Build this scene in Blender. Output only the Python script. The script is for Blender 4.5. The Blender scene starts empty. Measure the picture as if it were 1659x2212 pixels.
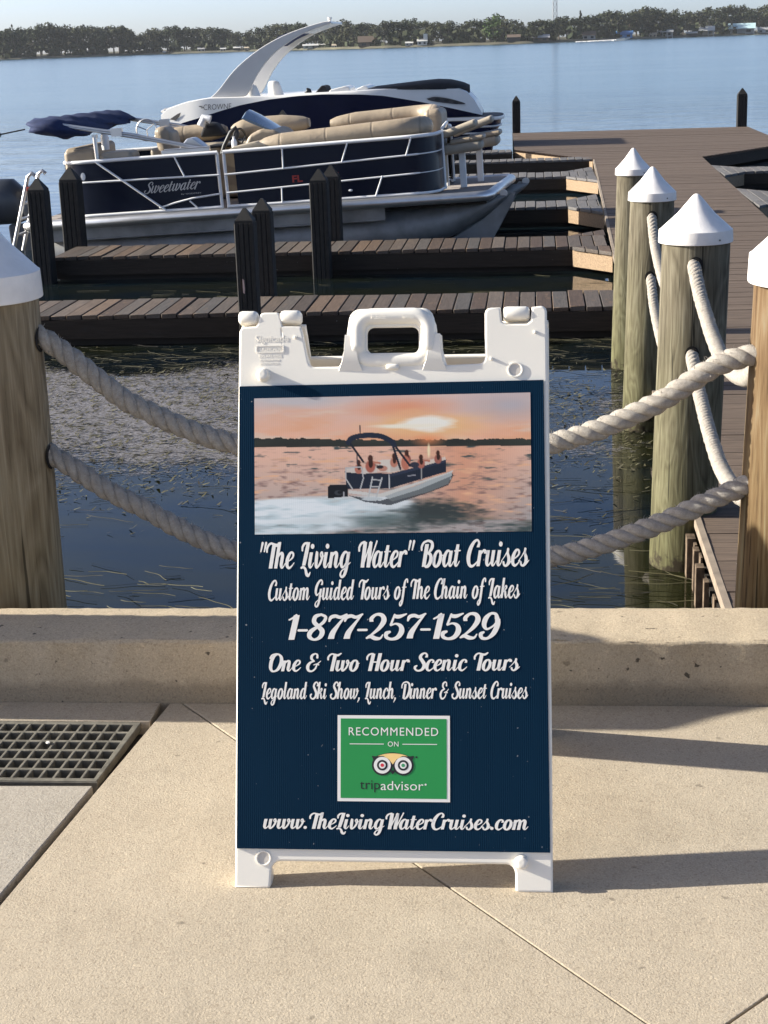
import bpy, bmesh, math, random
import numpy as np
from mathutils import Vector, Matrix, Euler
R = math.radians
random.seed(7)
scn = bpy.context.scene
COL = scn.collection

# ------------------------------------------------------------------ camera
PITCH, ROLL, YAW = R(16.17), R(1.9), R(5.6)
CAMZ = 1.62
def _rz(v):
    c, s = math.cos(YAW), math.sin(YAW)
    return Vector((v[0]*c - v[1]*s, v[0]*s + v[1]*c, v[2]))
_f = _rz((0, math.cos(PITCH), -math.sin(PITCH)))
_r0 = _rz((1, 0, 0)); _u0 = _rz((0, math.sin(PITCH), math.cos(PITCH)))
_Rt = math.cos(ROLL)*_r0 - math.sin(ROLL)*_u0
_Up = math.sin(ROLL)*_r0 + math.cos(ROLL)*_u0
cam = bpy.data.cameras.new('camera')
cam.sensor_fit = 'VERTICAL'; cam.sensor_height = 24.0; cam.sensor_width = 18.0
cam.lens = 24.0*3500/2212
cam.clip_start = 0.05; cam.clip_end = 5000
camo = bpy.data.objects.new('camera', cam); COL.objects.link(camo)
camo.matrix_world = Matrix(((_Rt.x, _Up.x, -_f.x, 0), (_Rt.y, _Up.y, -_f.y, 0), (_Rt.z, _Up.z, -_f.z, CAMZ), (0, 0, 0, 1)))
scn.camera = camo
CAM = Vector((0, 0, CAMZ))
def ray(x, y): return _f*3500 + _Rt*(x-829.5) - _Up*(y-1106)
def gz(x, y, z=0.0):
    d = ray(x, y); return CAM + d*((z-CAM.z)/d.z)
def at(x, y, Y):
    d = ray(x, y); return CAM + d*(Y/d.y)

# ------------------------------------------------------------------ light
SUN_TO = Vector((-2.537, 0.053, 1.09)).normalized()
SUN_EL = math.asin(SUN_TO.z); SUN_AZ = math.atan2(SUN_TO.x, SUN_TO.y)   # clockwise from +Y
world = bpy.data.worlds.new('World'); scn.world = world; world.use_nodes = True
wn = world.node_tree; wn.nodes.clear()
sky = wn.nodes.new('ShaderNodeTexSky'); sky.sky_type = 'NISHITA'; sky.sun_disc = False
sky.sun_elevation = SUN_EL; sky.sun_rotation = SUN_AZ
sky.air_density = 0.4; sky.dust_density = 1.2; sky.ozone_density = 0.85; sky.altitude = 20
bg = wn.nodes.new('ShaderNodeBackground'); bg.inputs['Strength'].default_value = 0.107
wo = wn.nodes.new('ShaderNodeOutputWorld')
wn.links.new(sky.outputs[0], bg.inputs[0]); wn.links.new(bg.outputs[0], wo.inputs[0])
sun = bpy.data.lights.new('sun', 'SUN'); sun.energy = 4.6; sun.angle = R(0.53); sun.color = (1.0, 0.96, 0.86)
suno = bpy.data.objects.new('sun', sun); COL.objects.link(suno)
suno.rotation_euler = (-SUN_TO).to_track_quat('-Z', 'Y').to_euler()
suno.location = (-20, 0, 30)
scn.view_settings.view_transform = 'Standard'; scn.view_settings.look = 'None'
scn.view_settings.gamma = 1.0; scn.view_settings.use_curve_mapping = False
scn.view_settings.exposure = 1.25
scn.cycles.max_bounces = 6; scn.cycles.transparent_max_bounces = 12
scn.cycles.caustics_reflective = False; scn.cycles.caustics_refractive = False

# ------------------------------------------------------------------ materials
def srgb(r, g, b):
    def f(c):
        c /= 255.0
        return c/12.92 if c <= 0.04045 else ((c+0.055)/1.055)**2.4
    return (f(r), f(g), f(b))
class NT:
    def __init__(s, name):
        s.m = bpy.data.materials.new(name); s.m.use_nodes = True
        s.t = s.m.node_tree; s.n = s.t.nodes
        s.b = s.n['Principled BSDF']; s.out = s.n['Material Output']
        s.tc = None
    def new(s, typ, **kw):
        n = s.n.new(typ)
        for k, v in kw.items(): setattr(n, k, v)
        return n
    def ln(s, a, b): s.t.links.new(a, b)
    def coord(s, scale=(1, 1, 1), which='Object'):
        if s.tc is None: s.tc = s.new('ShaderNodeTexCoord')
        mp = s.new('ShaderNodeMapping'); mp.inputs['Scale'].default_value = scale
        s.ln(s.tc.outputs[which], mp.inputs['Vector']); return mp.outputs[0]
    def noise(s, vec, scale=5, detail=4, rough=0.55, dist=0.0):
        n = s.new('ShaderNodeTexNoise'); n.inputs['Scale'].default_value = scale
        n.inputs['Detail'].default_value = detail; n.inputs['Roughness'].default_value = rough
        n.inputs['Distortion'].default_value = dist
        s.ln(vec, n.inputs['Vector']); return n.outputs['Fac']
    def ramp(s, fac, stops):
        r = s.new('ShaderNodeValToRGB'); e = r.color_ramp.elements
        while len(e) < len(stops): e.new(0.5)
        for i, (p, c) in enumerate(stops):
            e[i].position = p; e[i].color = (c[0], c[1], c[2], 1) if not isinstance(c, (int, float)) else (c, c, c, 1)
        s.ln(fac, r.inputs[0]); return r.outputs[0]
    def mix(s, fac, a, b, mode='MIX'):
        n = s.new('ShaderNodeMix', data_type='RGBA', blend_type=mode)
        for sock, v in ((n.inputs[0], fac), (n.inputs[6], a), (n.inputs[7], b)):
            if hasattr(v, 'links') or hasattr(v, 'is_output'): s.ln(v, sock)
            elif isinstance(v, (int, float)): sock.default_value = v
            else: sock.default_value = (v[0], v[1], v[2], 1)
        return n.outputs[2]
    def math(s, op, a, b=0.0, c=None):
        n = s.new('ShaderNodeMath', operation=op)
        for i, v in enumerate((a, b) if c is None else (a, b, c)):
            if hasattr(v, 'is_output'): s.ln(v, n.inputs[i])
            else: n.inputs[i].default_value = v
        return n.outputs[0]
    def color(s, v):
        if hasattr(v, 'is_output'): s.ln(v, s.b.inputs['Base Color'])
        else: s.b.inputs['Base Color'].default_value = (v[0], v[1], v[2], 1)
    def set(s, **kw):
        for k, v in kw.items():
            k = k.replace('_', ' ')
            if hasattr(v, 'is_output'): s.ln(v, s.b.inputs[k])
            else: s.b.inputs[k].default_value = v
        return s
    def bump(s, h, strength=0.3, dist=0.01, prev=None):
        n = s.new('ShaderNodeBump'); n.inputs['Strength'].default_value = strength; n.inputs['Distance'].default_value = dist
        s.ln(h, n.inputs['Height'])
        if prev is not None: s.ln(prev, n.inputs['Normal'])
        s.ln(n.outputs[0], s.b.inputs['Normal']); return n.outputs[0]
def plain(name, c, rough=0.5, metal=0.0, var=0.12, vscale=6, spec=0.5, bump=0.0, bscale=80):
    t = NT(name)
    f = t.noise(t.coord(), vscale, 4)
    k1 = tuple(max(0, x*(1-var)) for x in c); k2 = tuple(min(1, x*(1+var)) for x in c)
    t.color(t.ramp(f, [(0.3, k1), (0.7, k2)]))
    t.set(Roughness=rough, Metallic=metal, Specular_IOR_Level=spec)
    if bump: t.bump(t.noise(t.coord(), bscale, 3), bump, 0.004)
    return t.m
def concrete(name, lo, hi, grain=0.42, dark=None, kerb=False):
    t = NT(name)
    v = t.coord()
    big = t.noise(v, 1.7, 5, 0.6); mid = t.noise(v, 9, 5, 0.65)
    fine = t.noise(v, 260, 2, 0.6)
    c = t.ramp(t.math('ADD', t.math('MULTIPLY', big, 0.6), t.math('MULTIPLY', mid, 0.4)), [(0.32, lo), (0.68, hi)])
    vo = t.new('ShaderNodeTexVoronoi'); vo.inputs['Scale'].default_value = 230; t.ln(v, vo.inputs['Vector'])
    sp = t.ramp(vo.outputs['Color'], [(0.08, (0.5, 0.45, 0.4)), (0.35, (0.93, 0.93, 0.93)), (0.8, (1.05, 1.04, 1.0)), (0.97, (1.5, 1.46, 1.36))])
    c = t.mix(grain, c, sp, 'MULTIPLY')
    fc = t.ramp(fine, [(0.3, (0.82, 0.8, 0.78)), (0.7, (1.1, 1.1, 1.1))])
    c = t.mix(0.8, c, fc, 'MULTIPLY')
    spots = t.noise(v, 24, 2, 0.5); sc = t.ramp(spots, [(0.25, 1.0), (0.29, 0.0)])
    c = t.mix(t.math('MULTIPLY', sc, 0.55), c, tuple(x*0.35 for x in lo))
    st = t.ramp(t.noise(v, 2.6, 7, 0.68, 0.6), [(0.54, 0.0), (0.72, 1.0)])
    c = t.mix(t.math('MULTIPLY', st, 0.22), c, tuple(x*0.45 for x in lo))
    if kerb:
        # damp black mould creeping up from the foot of the kerb
        sx = t.new('ShaderNodeSeparateXYZ'); t.ln(t.coord(), sx.inputs[0])
        h = t.math('ADD', sx.outputs['Z'], t.math('MULTIPLY', t.noise(v, 14, 5, 0.75), -0.08))
        k = t.ramp(h, [(0.0, 1.0), (0.03, 0.0)])
        c = t.mix(t.math('MULTIPLY', k, 0.36), c, (0.035, 0.032, 0.028))
        pits = t.ramp(t.noise(v, 45, 2, 0.4), [(0.24, 1.0), (0.28, 0.0)])
        c = t.mix(t.math('MULTIPLY', pits, 0.8), c, (0.02, 0.018, 0.016))
    t.color(c); t.set(Roughness=0.92, Specular_IOR_Level=0.2)
    b1 = t.bump(t.noise(v, 210, 3, 0.7), 0.55, 0.003)
    t.bump(mid, 0.25, 0.01, b1)
    return t.m
def timber(name, stops, algae=None, zlo=-0.9, zhi=0.3, gx=1.0, bump=0.5):
    """round post: grain streaks run along Z"""
    t = NT(name)
    g = t.noise(t.coord((26, 26, 1.1)), 2.2, 7, 0.62, 0.9)
    fine = t.noise(t.coord((130, 130, 3)), 1.6, 4, 0.6)
    knots = t.noise(t.coord((3, 3, 1.0)), 2.1, 3, 0.5, 1.8)
    cont = t.noise(t.coord((5, 5, 0.8)), 1.7, 2, 0.45, 0.6)
    cont = t.math('PINGPONG', t.math('MULTIPLY', cont, 9.0), 0.5)
    f = t.math('ADD', t.math('MULTIPLY', g, 0.54), t.math('ADD', t.math('MULTIPLY', fine, 0.2), t.math('ADD', t.math('MULTIPLY', knots, 0.14), t.math('MULTIPLY', cont, 0.24))))
    c = t.ramp(f, stops)
    cr = t.ramp(t.noise(t.coord((40, 40, 0.7)), 2.0, 3, 0.5), [(0.31, 1.0), (0.345, 0.0)])
    c = t.mix(t.math('MULTIPLY', cr, 0.8), c, tuple(x*0.22 for x in stops[0][1]))
    if algae:
        sx = t.new('ShaderNodeSeparateXYZ'); t.ln(t.coord(), sx.inputs[0])
        h = t.math('ADD', sx.outputs['Z'], t.math('MULTIPLY', t.noise(t.coord(), 5, 4, 0.6), 0.7))
        mr = t.new('ShaderNodeMapRange'); mr.inputs[1].default_value = zlo+0.35; mr.inputs[2].default_value = zhi+0.35
        mr.inputs[3].default_value = 0.85; mr.inputs[4].default_value = 0.12
        t.ln(h, mr.inputs[0]); c = t.mix(mr.outputs[0], c, t.mix(1.0, c, algae, 'MULTIPLY'))
        wl = t.new('ShaderNodeMapRange'); wl.inputs[1].default_value = -0.93+0.25; wl.inputs[2].default_value = -0.86+0.25
        wl.inputs[3].default_value = 0.9; wl.inputs[4].default_value = 0.0
        h2 = t.math('ADD', sx.outputs['Z'], t.math('MULTIPLY', t.noise(t.coord(), 16, 3, 0.6), 0.5))
        t.ln(h2, wl.inputs[0]); c = t.mix(wl.outputs[0], c, (0.03, 0.022, 0.014))
    t.color(c); t.set(Roughness=0.85, Specular_IOR_Level=0.2)
    t.bump(f, bump, 0.008)
    return t.m
def boards(name, cols, rough=0.8, stain=None, along='Y', bump=0.4):
    """decking whose boards are separate islands: each board its own tone"""
    t = NT(name)
    geo = t.new('ShaderNodeNewGeometry')
    c = t.ramp(geo.outputs['Random Per Island'], [(i/(len(cols)-1.0), k) for i, k in enumerate(cols)])
    sc = (30, 2.2, 30) if along == 'Y' else (2.2, 30, 30)
    g = t.noise(t.coord(sc), 2.0, 6, 0.62, 0.5)
    c = t.mix(0.85, c, t.ramp(g, [(0.28, (0.5, 0.5, 0.5)), (0.7, (1.25, 1.25, 1.25))]), 'MULTIPLY')
    if stain:
        s = t.ramp(t.noise(t.coord((9, 3.5, 9) if along == 'Y' else (2, 6, 6)), 1.6, 5, 0.7), [(0.58, 0.0), (0.68, 1.0)])
        c = t.mix(t.math('MULTIPLY', s, 0.75), c, stain)
    sp = t.ramp(t.noise(t.coord(), 38, 2, 0.4), [(0.76, 0.0), (0.79, 1.0)])
    c = t.mix(t.math('MULTIPLY', sp, 0.5), c, (0.45, 0.43, 0.4))
    t.color(c); t.set(Roughness=rough, Specular_IOR_Level=0.3)
    t.bump(g, bump, 0.004)
    return t.m

M = {}
M['pave'] = concrete('beige_concrete', (0.40, 0.335, 0.25), (0.475, 0.405, 0.308))
M['pave_grey'] = concrete('grey_concrete', (0.335, 0.30, 0.25), (0.41, 0.37, 0.315))
M['kerb'] = concrete('kerb_concrete', (0.42, 0.345, 0.245), (0.54, 0.445, 0.32), kerb=True)
M['gap'] = plain('joint_dirt', (0.03, 0.025, 0.02), 0.95)
M['iron'] = plain('cast_iron', (0.15, 0.137, 0.11), 0.7, 0.0, 0.3, 30, 0.3, 0.3)
M['white_plastic'] = plain('white_plastic', (0.86, 0.81, 0.71), 0.38, 0, 0.015, 9, 0.4, 0.03, 300)
M['cap'] = plain('white_post_cap', (0.80, 0.76, 0.72), 0.45, 0, 0.10, 9, 0.35, 0.2, 120)
M['post_left'] = timber('weathered_post', [(0.34, (0.13, 0.097, 0.06)), (0.5, (0.25, 0.195, 0.125)), (0.66, (0.36, 0.295, 0.205))], (0.78, 0.82, 0.66), -0.3, 0.7)
M['post_right'] = timber('brown_post', [(0.34, (0.055, 0.03, 0.015)), (0.46, (0.13, 0.078, 0.04)), (0.57, (0.175, 0.118, 0.068)), (0.68, (0.18, 0.152, 0.105))], (0.72, 0.86, 0.6), -0.4, 0.9, bump=0.35)
M['post_green'] = timber('green_grey_post', [(0.34, (0.06, 0.05, 0.035)), (0.48, (0.13, 0.11, 0.078)), (0.58, (0.175, 0.152, 0.112)), (0.70, (0.24, 0.215, 0.165))], (0.72, 0.82, 0.50), -0.9, 0.35)
M['finger'] = boards('finger_boards', [(0.045, 0.036, 0.03), (0.10, 0.078, 0.062), (0.075, 0.05, 0.036), (0.15, 0.10, 0.066), (0.075, 0.068, 0.062), (0.13, 0.10, 0.078), (0.06, 0.045, 0.036)], 0.75, (0.16, 0.10, 0.06))
M['finger_far'] = boards('finger_boards_grey', [(0.11, 0.105, 0.10), (0.15, 0.14, 0.135), (0.13, 0.12, 0.112), (0.17, 0.16, 0.15)], 0.75, (0.2, 0.16, 0.12))
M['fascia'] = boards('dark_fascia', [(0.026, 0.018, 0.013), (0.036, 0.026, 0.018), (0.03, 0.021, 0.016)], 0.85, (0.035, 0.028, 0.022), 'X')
M['fascia_lit'] = boards('sunlit_fascia', [(0.28, 0.195, 0.12), (0.34, 0.24, 0.15)], 0.8, None, 'X')  # paler copy of the fascia boards, sunlight put into the colour
M['deck'] = boards('brown_decking', [(0.112, 0.080, 0.058), (0.128, 0.092, 0.066), (0.12, 0.086, 0.062), (0.14, 0.101, 0.073)], 0.8, None, 'X', 0.3)
M['pile'] = plain('black_pile_sleeve', (0.015, 0.0135, 0.012), 0.7, 0, 0.35, 12, 0.35, 0.4, 60)
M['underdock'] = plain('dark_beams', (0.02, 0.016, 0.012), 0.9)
M['slat'] = plain('barnacled_slats', (0.13, 0.095, 0.065), 0.9, 0, 0.6, 22, 0.2, 0.6, 60)
M['alum'] = plain('brushed_aluminium', (0.62, 0.61, 0.60), 0.34, 0.85, 0.08, 5)
M['alum_dull'] = plain('dull_pontoon_metal', (0.25, 0.245, 0.235), 0.55, 0.45, 0.35, 2.6)
M['rail_white'] = plain('white_rail', (0.78, 0.77, 0.75), 0.35, 0.0, 0.05, 6)
M['navy_panel'] = plain('navy_gloss_panel', (0.005, 0.008, 0.020), 0.3, 0.0, 0.1, 4, 0.22)
M['navy_hull'] = plain('navy_hull', (0.005, 0.007, 0.030), 0.25, 0.0, 0.1, 3, 0.3)
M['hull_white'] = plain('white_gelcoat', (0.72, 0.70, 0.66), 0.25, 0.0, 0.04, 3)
M['hull_grey'] = plain('grey_trim_shaded_arch', (0.60, 0.58, 0.55), 0.3, 0.0, 0.04, 3)
M['tan'] = plain('tan_vinyl', (0.37, 0.285, 0.19), 0.55, 0.0, 0.10, 5, 0.4, 0.12, 40)
def vinyl(name, c):
    t = NT(name); f = t.noise(t.coord(), 5, 5, 0.6)
    k = t.ramp(f, [(0.3, tuple(x*0.86 for x in c)), (0.7, tuple(x*1.1 for x in c))])
    sx = t.new('ShaderNodeSeparateXYZ'); t.ln(t.coord(), sx.inputs[0])
    m = t.math('ABSOLUTE', t.math('SUBTRACT', t.math('FRACT', t.math('DIVIDE', t.math('ADD', sx.outputs['X'], 9.77), 0.58)), 0.5))
    seam = t.ramp(m, [(0.012, 1.0), (0.03, 0.0)])
    t.color(t.mix(t.math('MULTIPLY', seam, 0.4), k, tuple(x*0.35 for x in c))); t.set(Roughness=0.5, Specular_IOR_Level=0.4)
    h = t.math('SUBTRACT', t.noise(t.coord((1, 1, 1)), 9, 4, 0.6, 1.0), t.math('MULTIPLY', seam, 0.6))
    t.bump(h, 0.3, 0.02); return t.m
M['tan'] = vinyl('stitched_tan_vinyl', (0.34, 0.27, 0.19))
M['tan_grey'] = plain('taupe_vinyl', (0.34, 0.29, 0.22), 0.55, 0.0, 0.12, 5, 0.4, 0.12, 40)
M['boat_floor'] = plain('boat_carpet', (0.33, 0.29, 0.26), 0.9, 0.0, 0.1, 20, 0.2)
M['navy_canvas'] = plain('navy_canvas', (0.016, 0.026, 0.075), 0.8, 0.0, 0.25, 9, 0.3, 0.6, 26)
M['black_canvas'] = plain('black_canvas', (0.015, 0.015, 0.017), 0.75, 0.0, 0.25, 9, 0.3, 0.5, 20)
M['black'] = plain('black_rubber', (0.015, 0.015, 0.016), 0.5)
M['dark_grey'] = plain('outboard_grey', (0.05, 0.055, 0.065), 0.3, 0.0, 0.1, 4, 0.5)
M['red'] = plain('red_marking', (0.35, 0.03, 0.02), 0.6)
M['silver'] = plain('silver_lettering', (0.50, 0.48, 0.45), 0.35, 0.3)
M['glass'] = plain('tinted_windscreen', (0.08, 0.13, 0.19), 0.05, 0.0, 0.05, 4, 0.8)
M['deckdark'] = plain('dark_nonslip', (0.06, 0.055, 0.055), 0.7)
M['ink_white'] = plain('white_ink', (0.80, 0.77, 0.72), 0.5, 0, 0.02)
M['ink_green'] = plain('green_ink', (0.012, 0.26, 0.055), 0.5, 0, 0.03)
M['ink_black'] = plain('black_ink', (0.012, 0.012, 0.012), 0.5)
M['ink_red'] = plain('red_ink', (0.62, 0.03, 0.05), 0.5)
M['ink_dkgreen'] = plain('mid_green_ink', (0.05, 0.30, 0.12), 0.5)
M['ink_yellow'] = plain('yellow_ink', (0.85, 0.58, 0.22), 0.5)
def _poster():
    t = NT('navy_poster')
    w = t.new('ShaderNodeTexWave'); w.inputs['Scale'].default_value = 75; w.bands_direction = 'X'
    t.ln(t.coord(), w.inputs['Vector'])
    base = t.ramp(t.noise(t.coord(), 3, 3), [(0.3, (0.0018, 0.0175, 0.040)), (0.7, (0.0026, 0.021, 0.047))])
    sp = t.ramp(t.noise(t.coord(), 150, 1, 0.3), [(0.79, 0.0), (0.82, 1.0)])
    c = t.mix(t.math('MULTIPLY', sp, 0.35), base, (0.6, 0.6, 0.6))
    c = t.mix(0.12, c, w.outputs['Color'], 'MULTIPLY')
    t.color(c); t.set(Roughness=0.6, Specular_IOR_Level=0.06)
    t.bump(w.outputs['Fac'], 0.2, 0.001)
    return t.m
M['poster'] = _poster()
def _print():
    t = NT('printed_photo')
    a = t.new('ShaderNodeVertexColor'); a.layer_name = 'ink'
    w = t.new('ShaderNodeTexWave'); w.inputs['Scale'].default_value = 75; w.bands_direction = 'X'
    t.ln(t.coord(), w.inputs['Vector'])
    t.color(t.mix(0.05, a.outputs['Color'], w.outputs['Color'], 'MULTIPLY')); t.set(Roughness=0.55, Specular_IOR_Level=0.2)
    t.bump(w.outputs['Fac'], 0.08, 0.001)
    return t.m
M['print'] = _print()
def _rope(name, c1, c2):
    t = NT(name)
    f = t.noise(t.coord(), 60, 5, 0.7); g = t.noise(t.coord(), 400, 2, 0.6)
    c = t.ramp(f, [(0.3, c1), (0.7, c2)])
    c = t.mix(0.6, c, t.ramp(g, [(0.3, (0.72, 0.7, 0.66)), (0.7, (1.12, 1.12, 1.12))]), 'MULTIPLY')
    t.color(c); t.set(Roughness=0.95, Specular_IOR_Level=0.1)
    t.bump(g, 0.8, 0.004)
    return t.m
M['rope'] = _rope('weathered_rope', (0.30, 0.268, 0.232), (0.46, 0.42, 0.37))
M['rope_grey'] = _rope('grey_rope', (0.29, 0.265, 0.238), (0.44, 0.408, 0.37))
def _water():
    t = NT('lake_water')
    sx = t.new('ShaderNodeSeparateXYZ'); t.ln(t.coord(), sx.inputs[0])
    # weed bed colours the shallow water beside the docks
    near = t.new('ShaderNodeMapRange'); near.inputs[1].default_value = 9.0; near.inputs[2].default_value = 34.0
    near.inputs[3].default_value = 1.0; near.inputs[4].default_value = 0.0
    t.ln(sx.outputs['Y'], near.inputs[0])
    far_sky_tone = t.new('ShaderNodeMapRange'); far_sky_tone.inputs[1].default_value = 16.0; far_sky_tone.inputs[2].default_value = 90.0
    t.ln(sx.outputs['Y'], far_sky_tone.inputs[0])
    base = t.mix(far_sky_tone.outputs[0], (0.002, 0.006, 0.011), (0.03, 0.075, 0.105))   # base painted paler far out, standing in for reflected sky
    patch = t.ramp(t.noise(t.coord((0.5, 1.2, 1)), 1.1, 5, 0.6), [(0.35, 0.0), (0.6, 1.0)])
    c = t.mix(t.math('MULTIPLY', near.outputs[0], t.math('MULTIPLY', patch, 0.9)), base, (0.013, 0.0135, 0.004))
    t.color(c); t.set(IOR=1.28, Specular_IOR_Level=0.5)
    rg = t.new('ShaderNodeMapRange'); rg.inputs[1].default_value = 12.0; rg.inputs[2].default_value = 70.0
    rg.inputs[3].default_value = 0.025; rg.inputs[4].default_value = 0.14
    t.ln(sx.outputs['Y'], rg.inputs[0]); t.set(Roughness=rg.outputs[0])
    far = t.new('ShaderNodeMapRange'); far.inputs[1].default_value = 15.0; far.inputs[2].default_value = 60.0
    far.inputs[3].default_value = 0.018; far.inputs[4].default_value = 1.0
    t.ln(sx.outputs['Y'], far.inputs[0])
    gust = t.ramp(t.noise(t.coord((0.012, 0.05, 1)), 1.3, 4, 0.6), [(0.35, 0.45), (0.65, 1.0)])
    n1 = t.noise(t.coord((0.9, 2.6, 1)), 1.0, 4, 0.55, 0.4)
    n2 = t.noise(t.coord((0.16, 0.5, 1)), 1.0, 4, 0.6, 0.3)
    h = t.math('ADD', t.math('MULTIPLY', n1, 0.35), t.math('MULTIPLY', n2, 1.2))
    h = t.math('MULTIPLY', t.math('MULTIPLY', h, far.outputs[0]), gust)
    t.bump(h, 1.0, 0.085)
    return t.m
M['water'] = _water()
def _scum():
    t = NT('surface_scum')
    v = t.coord((0.7, 1.9, 1))
    m1 = t.noise(v, 34, 5, 0.7); m2 = t.noise(t.coord(), 1.5, 4, 0.6)
    a = t.new('ShaderNodeVertexColor'); a.layer_name = 'cover'
    d = t.math('ADD', t.math('ADD', t.math('MULTIPLY', m1, 1.0), t.math('MULTIPLY', m2, 0.7)), t.math('MULTIPLY', a.outputs['Color'], 0.55))
    mr = t.new('ShaderNodeMapRange'); mr.inputs[1].default_value = 1.18; mr.inputs[2].default_value = 1.30
    t.ln(d, mr.inputs[0])
    c = t.ramp(t.noise(v, 55, 4, 0.7), [(0.36, (0.045, 0.04, 0.028)), (0.47, (0.14, 0.125, 0.115)), (0.56, (0.25, 0.235, 0.245)), (0.7, (0.36, 0.345, 0.37))])
    t.color(c); t.set(Roughness=0.6, Specular_IOR_Level=0.5, Alpha=t.math('MULTIPLY', mr.outputs[0], 0.8))
    t.bump(m1, 0.6, 0.01)
    return t.m
M['scum'] = _scum()
def leafmat(name, cols, var=True):
    t = NT(name)
    geo = t.new('ShaderNodeNewGeometry')
    c = t.ramp(geo.outputs['Random Per Island'], [(i/(len(cols)-1.0), k) for i, k in enumerate(cols)])
    if var:
        oi = t.new('ShaderNodeObjectInfo')
        tint = t.ramp(oi.outputs['Random'], [(0.0, (0.75, 0.85, 0.75)), (0.35, (1.0, 1.0, 1.0)), (0.7, (1.25, 1.05, 0.85)), (1.0, (0.9, 0.8, 0.85))])
        c = t.mix(1.0, c, tint, 'MULTIPLY')
    t.color(c); t.set(Roughness=0.8, Specular_IOR_Level=0.2)
    return t.m
M['leaf'] = leafmat('oak_leaves', [(0.016, 0.024, 0.011), (0.03, 0.040, 0.018), (0.046, 0.050, 0.025), (0.024, 0.032, 0.015)])
M['leaf_bright'] = leafmat('bright_leaves', [(0.03, 0.055, 0.013), (0.055, 0.09, 0.022), (0.042, 0.07, 0.018)], False)
M['bark'] = plain('bark', (0.09, 0.07, 0.055), 0.9)
M['weed'] = leafmat('water_weed', [(0.05, 0.045, 0.022), (0.09, 0.08, 0.04), (0.03, 0.027, 0.016), (0.06, 0.055, 0.03), (0.14, 0.13, 0.075), (0.05, 0.045, 0.04), (0.12, 0.11, 0.06)], False)
M['shore'] = plain('shore_grass', (0.085, 0.078, 0.045), 0.95, 0, 0.35, 0.05)
for k, c in dict(h_white=(0.52, 0.51, 0.48), h_brown=(0.12, 0.085, 0.06), h_grey=(0.35, 0.34, 0.33), h_tan=(0.45, 0.37, 0.27), h_teal=(0.45, 0.60, 0.60), h_blue=(0.10, 0.25, 0.5), h_dark=(0.03, 0.03, 0.035)).items():
    M[k] = plain('house_'+k[2:], c, 0.8, 0, 0.08, 0.5)

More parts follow.
